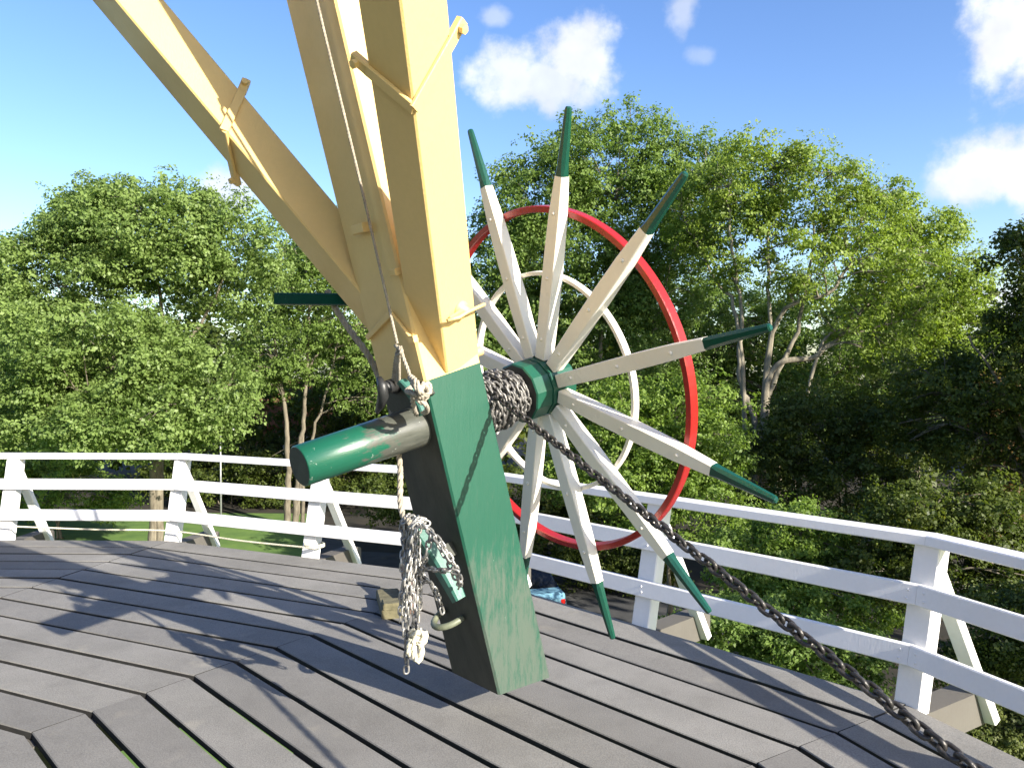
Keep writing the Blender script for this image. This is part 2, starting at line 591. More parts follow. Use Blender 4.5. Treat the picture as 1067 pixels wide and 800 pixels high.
# the face towards the mill is grimy tarred wood on the foot
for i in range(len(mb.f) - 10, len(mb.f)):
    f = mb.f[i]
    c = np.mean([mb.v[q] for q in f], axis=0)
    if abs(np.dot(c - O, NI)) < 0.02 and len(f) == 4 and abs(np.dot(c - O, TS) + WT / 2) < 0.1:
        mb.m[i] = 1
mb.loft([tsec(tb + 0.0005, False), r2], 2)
mb.build('tail_beam', [M_TAILGREEN, M_TARRED, M_CREAM], tail)

BR = {  # corners at the foot and the direction, measured
    'R': dict(a=(-0.4263, 5.0784, 2.34), b=(-0.2273, 5.256, 2.5025), c=(-0.6615, 5.2326, 2.4595), d=(-0.4624, 5.4102, 2.6221), D=(-0.0402, -0.6497, 0.7591)),
    'L': dict(a=(-0.8262, 5.5587, 2.34), b=(-0.6325, 5.7113, 2.4952), c=(-0.7141, 5.3075, 2.447), d=(-0.5204, 5.46, 2.6022), D=(-0.6433, 0.0385, 0.7646)),
}
braces = {}
for key, B in BR.items():
    D = unit(B['D'])
    P = {q: rel(B[q]) for q in 'abcd'}
    cc = sum(P.values()) / 4
    foot = {}
    for q in 'abcd':
        foot[q] = P[q]
    if key == 'R':           # foot cut lies flush on the side of the beam, in line with the green edge
        nrm = TD
        p0 = tpt(tb, 0, 0) + TD * 0.012
        for q in 'abcd':
            foot[q] = P[q] + D * (np.dot(p0 - P[q], nrm) / np.dot(D, nrm))
    else:
        nrm = TD
        p0 = tpt(tb, 0, 0) + TD * 0.012
        for q in 'abcd':
            foot[q] = P[q] + D * (np.dot(p0 - P[q], nrm) / np.dot(D, nrm))
    def chs(pts, c=0.010):
        out = []
        for i in range(4):
            d1, d2 = unit(pts[i - 1] - pts[i]), unit(pts[(i + 1) % 4] - pts[i])
            out += [pts[i] + d1 * c, pts[i] + d2 * c]
        return out
    lo = [foot[q] for q in 'abdc']
    hi = [foot[q] + D * (12 - np.dot(foot[q] - foot['a'], D)) for q in 'abdc']
    mb = MB()
    mb.loft([chs(lo), chs(hi)])
    braces[key] = (mb.build('brace', M_CREAM, tail), P, D)

# straps: flat iron bars folded round an arris


def on_line(P0, D, px, py):
    v = unit(ray(px, py))
    w0 = P0 - EYE
    b = np.dot(D, v)
    s = (b * np.dot(v, w0) - np.dot(D, w0)) / (1 - b * b)
    return P0 + D * s


def strap(parent, p_end1, p_mid, p_end2, n1, n2, w=0.055, t=0.022):
    n1, n2 = unit(n1), unit(n2)
    mb = MB()
    off1, off2 = n1 * (t / 2 + 0.002), n2 * (t / 2 + 0.002)
    mb.bar(p_end1 + off1, p_mid + off1 + off2, np.cross(p_mid - p_end1, n1), w, t, ch=0.004)
    mb.bar(p_mid + off1 * 1.02 + off2 * 1.02, p_end2 + off2, np.cross(p_end2 - p_mid, n2), w * 0.98, t * 0.96, ch=0.004)
    for pe, n, q in ((p_end1, n1, p_mid), (p_end2, n2, p_mid)):
        d = unit(pe - q)
        mb.box(pe + d * 0.045 + n * 0.004, d * 0.05, unit(np.cross(d, n)) * w * 0.5, n * 0.02, ch=0.006)
        mb.lathe(pe + d * 0.055 + n * 0.02, n, [(0, 0.022), (0.03, 0.022), (0.032, 0.0)], 6, smooth=False, cap=False)
    return mb.build('iron_band', M_CREAM, parent)


ob, P, D = braces['R']
n_side = unit(np.cross(P['b'] - P['a'], D)); n_side = n_side if np.dot(n_side, T) > 0 else -n_side
n_in = unit(np.cross(P['c'] - P['a'], D)); n_in = n_in if np.dot(n_in, NI) > 0 else -n_in
strap(ob, on_line(P['c'], D, 379, 72), on_line(P['a'], D, 431, 112), on_line(P['b'], D, 471, 40), n_in, n_side)
ob, P, D = braces['L']
n_side = unit(np.cross(P['d'] - P['c'], D)); n_side = n_side if np.dot(n_side, T) > 0 else -n_side
n_in = unit(np.cross(P['c'] - P['a'], D)); n_in = n_in if np.dot(n_in, NI) > 0 else -n_in
strap(ob, on_line(P['d'], D, 251, 97), on_line(P['c'], D, 235, 137), on_line(P['a'], D, 243, 180), n_side, n_in)

# chevron strap, wooden pads and bolt on the tail beam


def tin(px, py, off=0.0):    # a point on the beam's face towards the mill
    return on_plane(px, py, NI, O + NI * off)


def tside(px, py, off=0.0):
    return on_plane(px, py, TS, O + TS * off)


mb = MB()
c0 = tin(407, 327, 0.012)
mb.bar(tin(383, 352, 0.012), c0, TD, 0.035, 0.022, ch=0.003)
mb.bar(c0 + NI * 0.001, tin(427, 352, 0.012), TD, 0.035, 0.022, ch=0.003)
mb.box(tin(430, 353, 0.012), TD * 0.02, TS * 0.03, NI * 0.016)
mb.build('iron_strap', M_CREAM, tail)
mb = MB()
mb.box(tin(376, 238, 0.025), TS * 0.062, TD * 0.028, NI * 0.026, ch=0.006)
mb.build('wooden_pad', M_CREAM, tail)
mb = MB()
mb.box(tin(413, 283, 0.012), TS * 0.03, TD * 0.02, NI * 0.03, ch=0.005)
mb.build('wooden_pad', M_CREAM, tail)

ob, P, D = braces['R']
n_side = unit(np.cross(P['b'] - P['a'], D)); n_side = n_side if np.dot(n_side, T) > 0 else -n_side
pb = on_plane(480, 322, n_side, P['a'])
mb = MB()
mb.lathe(pb, n_side, [(0.001, 0.052), (0.014, 0.05), (0.018, 0.03), (0.05, 0.028), (0.055, 0.0)], 16, cap=False)
e1 = on_plane(466, 334, n_side, P['a'] + n_side * 0.04)
e2 = on_plane(505, 317, n_side, P['a'] + n_side * 0.06)
mb.tube([e1, (e1 + pb) / 2 + n_side * 0.04, pb + n_side * 0.05, e2], 0.011, 8)
mb.bar(on_plane(470, 333, n_side, P['a'] + n_side * 0.02), on_plane(482, 325, n_side, P['a'] + n_side * 0.035), D, 0.035, 0.02)
mb.build('ring_bolt', M_CREAM, ob)
mb = MB()
q = on_line(P['b'], D, 503, 371)
mb.lathe(q - n_side * 0.05, -NI, [(-0.05, 0.03), (0.06, 0.03), (0.07, 0.02)], 12)
mb.build('wooden_peg', M_CREAM, ob)

# cleats with horns on the beam's mill-side face


def cleat(p, q, w, t, m, stem_at, curved=0.0):
    p, q = np.asarray(p), np.asarray(q)
    d = q - p
    wd = unit(np.cross(d, NI))
    mb = MB()
    rings = []
    for s in np.linspace(0, 1, 9):
        c = p + d * s + NI * (curved * (2 * s - 1) ** 2)
        f = 0.72 + 0.28 * math.sin(math.pi * min(max(s, 0.02), 0.98)) ** 0.6
        a, b = wd * w / 2 * f, NI * t / 2 * f
        rings.append([c + a * x + b * y for x, y in ((-1, -.7), (-.7, -1), (.7, -1), (1, -.7), (1, .7), (.7, 1), (-.7, 1), (-1, .7))])
    mb.loft(rings, 0)
    o = mb.build('cleat', m, tail)
    mb = MB()
    sp = p + d * stem_at
    base = sp + NI * (-np.dot(sp - O, NI))
    mb.bar(base, sp - NI * t * 0.3, wd, w * 0.6, w * 0.9)
    mb.build('cleat_stem', M_TARRED, o)
    return o


cleat(tin(433, 546, 0.15), tin(481, 623, 0.10), 0.095, 0.095, M_SLATEGREEN, 0.45, 0.02)
cleat(tin(421, 396, 0.13), tin(444, 430, 0.11), 0.06, 0.06, M_SLATEGREEN, 0.5, 0.02)
# black iron horn beside the upper cleat
mb = MB()
hp = [tin(395, 394, 0.20), tin(398.5, 402, 0.215), tin(399.5, 412, 0.215), tin(397, 421, 0.21), tin(393, 429, 0.20)]
mb.tube(hp, [0.018, 0.03, 0.034, 0.028, 0.014], 10)
mb.tube([tin(399, 405, 0.21), tin(407, 402, 0.11), tin(412, 402, -0.01)], [0.038, 0.042, 0.05], 10)
mb.build('iron_hook', M_IRON_HUBSHADE, tail)
# eye staple near the foot
mb = MB()
cst = tin(475, 640, 0.0)
arc = []
for a in np.linspace(-0.1, math.pi + 0.1, 15):
    arc.append(cst + TS * (-0.10 * math.cos(a) - 0.02) + NI * (0.02 + 0.13 * math.sin(a)) - TD * (0.015 * math.sin(a)))
mb.tube(arc, 0.021, 10)
mb.build('eye_staple', M_GREENIRON, tail)
# dark green belaying bar and its strap behind the left brace
far = at(289, 311.5, 5.35)
root = at(384, 312.5, 5.12)
mb = MB()
mb.bar(far, root, A(0, 0, 1), 0.078, 0.078, ch=0.006)
mb.build('belaying_bar', M_TIP, tail)

# ------------------------------------------------------------------ capstan wheel
C = A(0.20513354, 5.43149272, 2.18501306)
N = A(0.740479, 0.64055275, 0.20342818)
NA = A(0.73690944, 0.6374649, 0.22495105)
U = T.copy()
V = unit(np.cross(U, N))
R, PH = 1.81839, -0.18369203
axis_end = -1.8415
wheel = thing('capstan_wheel', C + NA * axis_end, 'white spoked capstan wheel with red outer ring and green handle tips', 'capstan wheel')


def build_axis(name, mat, prof, n, parent, smooth=True, mats2=None, phase=0.0):
    # built along local X so the paint can vary along the axle
    mb = MB()
    rings = [[A(t, r * math.cos(a + phase), r * math.sin(a + phase)) for a in np.linspace(0, 2 * math.pi, n, endpoint=False)] for t, r in prof]
    mb.loft(rings, 0, True, smooth)
    if mats2 is not None:
        for i, f in enumerate(mb.f):
            if len(f) > 4:
                mb.m[i] = 1
    ob = mb.build(name, [mat] + ([mats2] if mats2 is not None else []), None, np.zeros(3))
    ob.rotation_mode = 'QUATERNION'
    ob.rotation_quaternion = Vector(NA.tolist()).to_track_quat('X', 'Z')
    ob.parent = parent
    ob.location = (0, 0, 0)
    ob['_o'] = list(parent['_o'])
    return ob


L0 = -axis_end
build_axis('axle', M_AXLE, [(0, 0.108), (0.006, 0.115), (0.4, 0.120), (1.0, 0.128), (L0 + 0.10, 0.128)], 40, wheel, True, M_ENDGRAIN)
hub = build_axis('hub', M_HUB, [(L0 - 0.235, 0.195), (L0 - 0.228, 0.205), (L0 - 0.10, 0.205), (L0 - 0.098, 0.196), (L0 - 0.085, 0.196), (L0 - 0.083, 0.205), (L0 + 0.14, 0.20), (L0 + 0.15, 0.19)], 12, wheel, False, M_IRON_HUBSHADE)  # hub end faces coloured black for their shade and grime
mb = MB()
for k in range(12):
    a = PH + k * math.pi / 6
    r_ = math.sin(a) * U + math.cos(a) * V
    tg = np.cross(N, r_)

    def sq(rad, ht, hn, ch):
        c = C + r_ * rad
        hs = [(-1, -1 + ch), (-1 + ch, -1), (1 - ch, -1), (1, -1 + ch), (1, 1 - ch), (1 - ch, 1), (-1 + ch, 1), (-1, 1 - ch)]
        return [c + tg * ht * x + N * hn * y for x, y in hs]
    mb = MB()
    mb.loft([sq(0.205, .045, .048, .12), sq(0.32 * R, .050, .051, .10), sq(0.5 * R, .051, .047, .10), sq(0.64 * R, .047, .043, .10), sq(0.775 * R, .036, .034, .2)])
    for rr in (0.19, 0.42, 0.65):
        mb.lathe(C + r_ * rr * R - N * (0.048 if rr < .5 else 0.042), -N, [(0, 0.013), (0.006, 0.012), (0.010, 0.006), (0.011, 0.0)], 8, cap=False)
    sp = mb.build('spoke', M_WHEELW, wheel)
    mb = MB()
    mb.loft([sq(0.7752 * R, .0355, .0335, .3), sq(0.80 * R, .035, .033, .5), sq(0.9 * R, .029, .028, .586), sq(0.985 * R, .022, .022, .586), sq(0.995 * R, .020, .020, .586), sq(1.0 * R, .014, .014, .586)], smooth=False)
    mb.build('handle_tip', M_TIP, sp)
mb = MB(); mb.ringbar(C + N * 0.079, N, 0.650 * R, 0.022, 0.036, 128)
mb.build('outer_ring', M_RED, wheel)
mb = MB(); mb.ringbar(C + N * 0.074, N, 0.418 * R, 0.014, 0.026, 96)
mb.build('inner_ring', M_WHEELW, wheel)

# ------------------------------------------------------------------ chains


def link(mb, c, d, s, L, W, r, n=14, m=6):
    # one oval link: c centre, d long direction, s width direction
    d, s = unit(d), np.asarray(s, float)
    s = unit(s - d * np.dot(s, d))
    h, w = L / 2 - W / 2, W / 2 - r
    pts = []
    for a in np.linspace(-math.pi / 2, math.pi / 2, n // 2):
        pts.append(c + d * (h + w * math.cos(a)) + s * (w * math.sin(a)))
    for a in np.linspace(math.pi / 2, 3 * math.pi / 2, n // 2):
        pts.append(c + d * (-h + w * math.cos(a)) + s * (w * math.sin(a)))
    nn = np.cross(d, s)
    rings = []
    k = len(pts)
    for i in range(k):
        t = unit(pts[(i + 1) % k] - pts[i - 1])
        u = np.cross(nn, t)
        rings.append([pts[i] + r * (math.cos(a) * u + math.sin(a) * nn) for a in np.linspace(0, 2 * math.pi, m, endpoint=False)])
    mb.loft(rings, 0, close=True, smooth=True)


def chain_path(mb, pts, pitch, W, r, seed=0, twist=0.0, jitter=0.0, flat=None):
    rr = random.Random(seed)
    pts = [np.asarray(p, float) for p in pts]
    seg = [np.linalg.norm(pts[i + 1] - pts[i]) for i in range(len(pts) - 1)]
    cum = np.concatenate([[0], np.cumsum(seg)])
    n = int(cum[-1] / pitch)
    P_ = np.array(pts)
    get = lambda s: A(*[np.interp(s, cum, P_[:, i]) for i in range(3)])
    ang0 = 0.15 if seed == 3 else rr.uniform(0, 3)
    for i in range(n):
        s = (i + 0.5) * pitch
        c = get(s)
        d = unit(get(min(s + pitch * .5, cum[-1])) - get(max(s - pitch * .5, 0)))
        if flat is not None:
            ref = flat(c)
        else:
            ref = A(0, 0, 1) if abs(d[2]) < 0.8 else NH
        u = unit(ref - d * np.dot(ref, d)); w = np.cross(d, u)
        ang = ang0 + (i % 2) * math.pi / 2 + twist * i + rr.uniform(-1, 1) * jitter
        if flat is not None: ang = math.pi / 4 + (i % 2) * math.pi / 2 + rr.uniform(-1, 1) * jitter
        link(mb, c + A(rr.gauss(0, 1), rr.gauss(0, 1), rr.gauss(0, 1)) * 0.002, d, math.cos(ang) * u + math.sin(ang) * w, pitch + 3.8 * r, W, r)


PITCH_C = 0.047
# taut chain from the drum across the deck
p0 = C + NA * (-0.36) + A(0.06, -0.06, -0.19)
q0, q1, q2 = A(0.135, 4.489, 1.975), A(0.662, 3.546, 1.63), A(1.154, 2.539, 1.30)
dd = unit(q2 - q0)
end = q2 + dd * ((0.06 - q2[2]) / dd[2])
drum_pt = q0 - dd * 0.66
mb = MB()
path = []
for s in np.linspace(0, 1, 40):
    p = drum_pt + (end - drum_pt) * s
    p = p - A(0, 0, 0.10 * 4 * s * (1 - s) * 0.35)
    path.append(p)
chain_path(mb, path, PITCH_C, 0.054, 0.0086, seed=3, twist=0.004, jitter=0.10)
n_taut = len(mb.f)
# the windings on the drum belong to the same chain
radial = lambda c: unit((c - C) - NA * np.dot(c - C, NA))
for layer, (rad, t0, t1, turns) in enumerate(((0.138, -0.60, -0.26, 7.4), (0.160, -0.585, -0.275, 6.3), (0.178, -0.50, -0.35, 2.0))):
    hel = []
    for s in np.linspace(0, 1, int(turns * 24)):
        a = s * turns * 2 * math.pi + layer
        t = t0 + (t1 - t0) * s + 0.006 * math.sin(a * 3.3)
        rd = rad + 0.006 * math.sin(a * 2.1 + 1) - (0.012 if layer and (s < .06 or s > .94) else 0)
        hel.append(C + NA * t + rd * (math.sin(a) * U + math.cos(a) * V))
    chain_path(mb, hel, PITCH_C, 0.050, 0.0078, seed=layer, jitter=0.35, flat=radial)
mb.m = [0] * n_taut + [1] * (len(mb.f) - n_taut)
tag(mb.build('winding_chain', [M_CHAIN_OLD, M_CHAIN_COIL], None, p0), 'long taut dark chain wound on the wheel axle and running down across the deck', 'chain')

# eye bolt on the deck where the chain ends, beyond the photograph's edge
# chain bundle on the lower cleat
mb = MB()
top = tin(434, 548, 0.22)
rb = random.Random(5)
CB = 0.041
strands = [(417, 648), (424, 706), (421, 668), (432, 658), (437, 640), (428, 630), (441, 612), (434, 672), (419, 600), (425, 645), (430, 605), (436, 620), (423, 620), (439, 600)]
for i, (px, py) in enumerate(strands):
    hx = top + TS * rb.uniform(-0.10, 0.07) + NI * rb.uniform(-0.03, 0.05) + A(0, 0, rb.uniform(-0.01, 0.02))
    v = unit(ray(px, py))
    depth = hx[1] - 0.05 - 0.02 * (i % 3)
    e = at(px, py, depth + rb.uniform(-0.04, 0.04))
    mid = hx * 0.6 + e * 0.4 + A(rb.uniform(-.012, .012), rb.uniform(-.02, .02), 0.03)
    low = A(e[0] * .85 + hx[0] * .15, e[1], (e[2] * .7 + hx[2] * .3))
    chain_path(mb, [hx + TS * 0.03 + NI * -0.05, hx + A(0, 0, 0.03), hx * .75 + e * .25 + A(-.01, 0, .02), mid, low, e], CB, 0.043, 0.0068, seed=i, jitter=0.5, twist=0.05)
# loop over the cleat to its lower end and back across
chain_path(mb, [tin(441, 547, 0.25), tin(456, 562, 0.26), tin(468, 580, 0.25), tin(476, 594, 0.23), tin(480, 606, 0.20), tin(478, 612, 0.14)], CB, 0.043, 0.0068, 21, jitter=0.4)
chain_path(mb, [tin(446, 552, 0.22), tin(459, 570, 0.24), tin(470, 590, 0.23), tin(474, 604, 0.21)], CB, 0.043, 0.0068, 25, jitter=0.4)
chain_path(mb, [tin(476, 596, 0.24), tin(465, 594, 0.27), tin(452, 593, 0.28), tin(441, 590, 0.28)], CB, 0.043, 0.0068, 22, jitter=0.3)
chain_path(mb, [tin(448, 558, 0.27), tin(445, 575, 0.29), tin(440, 590, 0.29), tin(437, 600, 0.28)], CB, 0.043, 0.0068, 26, jitter=0.3)
chain_path(mb, [tin(438, 598, 0.28), tin(448, 607, 0.25), tin(456, 618, 0.20), tin(459, 630, 0.17), tin(463, 642, 0.16)], CB, 0.043, 0.0068, 23, jitter=0.3)
tag(mb.build('looped_chain', M_CHAIN_GREY, None, tin(434, 548, 0.1)), 'bundle of grey chain looped over the green cleat on the dark face of the tail', 'chain')

# ------------------------------------------------------------------ ropes


def smooth_path(pts, n=8):
    pts = [np.asarray(p, float) for p in pts]
    P_ = [pts[0]] + pts + [pts[-1]]
    out = []
    for i in range(1, len(P_) - 2):
        a, b, c, d = P_[i - 1:i + 3]
        for t in np.linspace(0, 1, n, endpoint=False):
            out.append(0.5 * (2 * b + (c - a) * t + (2 * a - 5 * b + 4 * c - d) * t * t + (3 * b - a - 3 * c + d) * t ** 3))
    out.append(pts[-1])
    return out


def rope(mb, pts, r, strands=3, lay=None, n=8):
    # laid rope: three strands twisted round the path
    path = smooth_path(pts, n)
    seg = np.concatenate([[0], np.cumsum([np.linalg.norm(path[i + 1] - path[i]) for i in range(len(path) - 1)])])
    lay = lay or r * 7
    m = max(int(seg[-1] / (lay / 7)), 8)
    P_ = np.array(path)
    get = lambda s: A(*[np.interp(s, seg, P_[:, i]) for i in range(3)])
    cs = [get(s) for s in np.linspace(0, seg[-1], m)]
    ref = A(0.3, 0.5, 0.8)
    fr = []
    for i in range(m):
        t = unit(cs[min(i + 1, m - 1)] - cs[max(i - 1, 0)] + 1e-9)
        u = unit(ref - t * np.dot(ref, t)); ref = u
        fr.append((u, np.cross(t, u)))
    for k in range(strands):
        pts2 = []
        for i in range(m):
            a = 2 * math.pi * (seg[-1] * i / (m - 1)) / lay + k * 2 * math.pi / strands
            u, w = fr[i]
            pts2.append(cs[i] + (u * math.cos(a) + w * math.sin(a)) * r * 0.5)
        mb.tube(pts2, r * 0.56, 6)


mb = MB()
up1 = tin(330, 0, 0.05)
dirr = unit(TD)
rope(mb, [up1 + dirr * 7 - NI * 0.04, up1 + dirr * 0.8 - NI * 0.04, up1 + dirr * 0.15 - NI * 0.02, up1, tin(373, 180, 0.05), tin(395, 275, 0.06), tin(414, 358, 0.10)], 0.0085, n=10)
for dx in (-4, -1.5, 1, 3):
    rope(mb, [tin(415, 362, 0.10), tin(414 + dx * .6, 376, 0.11), tin(413 + dx, 396 + abs(dx), 0.10)], 0.009, n=6)
rope(mb, [tin(412, 360, 0.09), tin(418, 366, 0.13), tin(413, 370, 0.12), tin(417, 361, 0.11), tin(420, 372, 0.11), tin(425, 385, 0.12), tin(428, 394, 0.13)], 0.011, n=6)
tag(mb.build('halyard_rope', M_ROPE_GREY, None, tin(414, 358, 0.1)), 'thin grey rope running down the cream beam to a frayed knot', 'rope')
mb = MB()
rope(mb, [tin(428, 394, 0.20), tin(433, 401, 0.22), tin(438, 408, 0.24), tin(441, 400, 0.22), tin(445, 406, 0.19), tin(443, 416, 0.19), tin(437, 412, 0.25), tin(429, 409, 0.24), tin(424, 407, 0.20), tin(429, 404, 0.17)], 0.017)
rope(mb, [tin(428, 393, 0.2), tin(434, 399, 0.25), tin(439, 410, 0.25), tin(436, 406, 0.27), tin(430, 398, 0.24)], 0.019)
rope(mb, [tin(440, 404, 0.22), tin(446, 399, 0.18), tin(448, 407, 0.17), tin(444, 412, 0.21), tin(434, 412, 0.24), tin(437, 418, 0.24), tin(443, 421, 0.22), tin(445, 428, 0.18), tin(441, 430, 0.16)], 0.015)
rope(mb, [tin(430, 411, 0.24), tin(430, 418, 0.22), tin(432, 428, 0.19), tin(434, 432, 0.16)], 0.015)
tag(mb.build('cleat_rope', M_ROPE_GREY, None, tin(437, 408, 0.2)), 'grey rope knotted round the small green cleat above the axle', 'rope')
mb = MB()
rr_ = [at(341, 303, 5.30), at(350, 322, 5.25), at(366, 346, 5.2), at(385, 372, 5.15), at(396, 396, 5.1), at(409, 430, 4.97), at(414, 458, 4.85)]
rope(mb, rr_, 0.022, n=10)
rope(mb, [at(414, 456, 4.85), at(417, 490, 4.83), at(417, 520, 4.80), at(420, 537, 4.74), at(428, 545, 4.62)], 0.019, n=10)
tag(mb.build('heavy_rope', M_ROPE_GREY, None, rr_[-1]), 'thick laid rope slung from the dark green bar down to the chain bundle', 'rope')
mb = MB()
rope(mb, [tin(420, 456, 0.05), tin(414, 455, 0.06), tin(410, 458, 0.08), tin(413, 463, 0.09)], 0.02)
kn = at(436, 664, 4.60)
mb2 = MB()
rk = random.Random(8)
rope(mb2, [tin(438, 600, 0.26), at(437, 625, 4.62), at(436.5, 648, 4.6)], 0.005, n=6)
pk = []
for i in range(22):
    pk.append(kn + A(rk.uniform(-1, 1) * 0.045, rk.uniform(-1, 1) * 0.04, rk.uniform(-0.6, 1) * 0.055))
rope(mb2, pk, 0.016, n=6)
rope(mb2, [kn + A(-.02, -.02, -.02), kn + A(-.025, -.02, -.08), kn + A(-.005, -.02, -.135), kn + A(.02, -.02, -.09), kn + A(.015, -.02, -.01)], 0.019, n=6)
rope(mb2, [kn + A(-.04, -.02, 0), kn + A(-.055, -.02, -.06), kn + A(-.05, -.02, -.10)], 0.017, n=6)
tag(mb2.build('knotted_cord', M_ROPE_PALE, None, kn), 'pale cord with a fat knot hanging beside the chain bundle', 'cord')
# thin rope along the far railing
mb = MB()
pl = []
for px, py, kpt in ((-60, 545, -1.05), (8, 548, -0.5), (100, 551.5, -0.25), (178, 553, 0.0), (250, 563, 0.25), (318, 570, 0.5)):
    kk = math.floor(kpt); fr_ = kpt - kk
    base = corner(kk) * (1 - fr_) + corner(kk + 1) * fr_
    nrm = unit(base - CEN)
    pl.append(on_plane(px, py, nrm, base + nrm * 0.0 - nrm * 0.045))
rope(mb, pl, 0.012, n=12)
pe = pl[-1]
nrm = unit((corner(0) + corner(1)) / 2 - CEN); tt = A(nrm[1], -nrm[0], 0)
for z_ in (0, 0.025):
    rope(mb, [pe + A(0, 0, z_), pe + tt * 0.12 + A(0, 0, z_), pe + tt * 0.2 + nrm * 0.1 + A(0, 0, z_ + .01), pe + nrm * 0.23 + tt * .05 + A(0, 0, z_), pe - tt * .08 + nrm * .12 + A(0, 0, z_), pe + A(0, 0, z_ + .012)], 0.011, n=6)
tag(mb.build('rail_rope', M_ROPE_PALE, None, pl[2]), 'thin pale rope strung low along the far railing posts', 'rope')

# wooden chocks on the deck behind the chain bundle
mb = MB()
c = A(-1.17, 7.55, 0)
ax = unit(A(0.25, -1, 0)); ay = A(-ax[1], ax[0], 0)
mb.box(c + A(0, 0, 0.045), ax * 0.34, ay * 0.11, A(0, 0, 0.045), ch=0.01)
mb.box(c + ax * 0.27 + A(0, 0, 0.115), ax * 0.08, ay * 0.10, A(0, 0, 0.03), ch=0.01)
tag(mb.build('wood_block', M_WOODOLD, None, c), 'mossy wooden block lying on the deck behind the hanging chain', 'wood block')
mb = MB()
c2 = A(-1.00, 7.62, 0)
sl = unit(ax + A(0, 0, -0.30))
mb.bar(c2 - ax * 0.36 + A(0, 0, 0.27), c2 + ax * 0.30 + A(0, 0, 0.09), A(0, 0, 1), 0.16, 0.07, ch=0.008)
mb.add([c2 - ax * .30 + ay * .03 + A(0, 0, 0.0), c2 + ax * .26 + ay * .03 + A(0, 0, 0.0), c2 + ax * .26 - ay * .03 + A(0, 0, 0.0), c2 - ax * .30 - ay * .03 + A(0, 0, 0.0),
        c2 - ax * .30 + ay * .03 + A(0, 0, 0.19), c2 + ax * .26 + ay * .03 + A(0, 0, 0.03), c2 + ax * .26 - ay * .03 + A(0, 0, 0.03), c2 - ax * .30 - ay * .03 + A(0, 0, 0.19)],
       [(0, 3, 2, 1), (4, 5, 6, 7), (0, 1, 5, 4), (1, 2, 6, 5), (2, 3, 7, 6), (3, 0, 4, 7)])
tag(mb.build('wood_wedge', M_WOODRED, None, c2), 'reddish wooden wedge standing beside the mossy block on the deck', 'wood wedge')

# ------------------------------------------------------------------ mill tower behind the viewer
tower = thing('windmill_tower', CEN + A(0, 0, GZ), 'dark octagonal windmill tower the deck runs round, behind the viewer', 'windmill')
mb = MB()
mb.loft([[CEN + A(r * math.sin(TH0 + q * math.pi / 4), r * math.cos(TH0 + q * math.pi / 4), z_) for q in range(8)] for z_, r in ((GZ, 5.6), (-0.4, 5.1), (0.0, 5.05), (4.0, 4.4), (10.0, 3.5), (13.0, 3.1))])
mb.build('tower_wall', M_TARRED, tower)
mb = MB()
mb.lathe(CEN, A(0, 0, 1), [(13.02, 3.5), (13.6, 3.6), (15.0, 3.1), (16.6, 1.9), (17.2, 0.3)], 24)
mb.build('cap', M_JOIST, tower)

# ------------------------------------------------------------------ ground
mb = MB()
n = 60
rs = [0, 12, 25, 40, 60, 90, 150, 300, 700]
vs, fs = [A(0, 20, GZ)], []
for ri, r in enumerate(rs[1:]):
    for a in np.linspace(0, 2 * math.pi, n, endpoint=False):
        vs.append(A(r * math.cos(a), 20 + r * math.sin(a), GZ))
for a in range(n):
    fs.append((0, 1 + a, 1 + (a + 1) % n))
for ri in range(len(rs) - 2):
    for a in range(n):
        b = (a + 1) % n
        fs.append((1 + ri * n + a, 1 + (ri + 1) * n + a, 1 + (ri + 1) * n + b, 1 + ri * n + b))
mb.add(vs, fs)
tag(mb.build('ground', M_GRASS), 'mown lawn around the mill', None, kind='structure')
mb = MB()
z = GZ + 0.006
mb.add([A(-12.5, 52, z), A(-6.2, 24, z), A(1.0, 12, z), A(9, 12, z), A(10, 27, z), A(5, 44, z), A(4, 56, z)], [tuple(range(6, -1, -1))])
tag(mb.build('road', M_ASPHALT), 'shaded asphalt yard below the mill', None, kind='structure')
mb = MB()
z = GZ + 0.012
mb.add([A(-80, 52.5, z), A(-13, 50.5, z), A(-8, 40, z), A(5.5, 38, z), A(10, 25, z), A(12, 12, z), A(45, 12, z), A(80, 60, z), A(60, 110, z), A(-100, 110, z)], [tuple(range(9, -1, -1))])
tag(mb.build('woodland_floor', M_SOIL), 'leaf litter under the trees, its colour darkened for shade', None, kind='structure')

# ------------------------------------------------------------------ trees


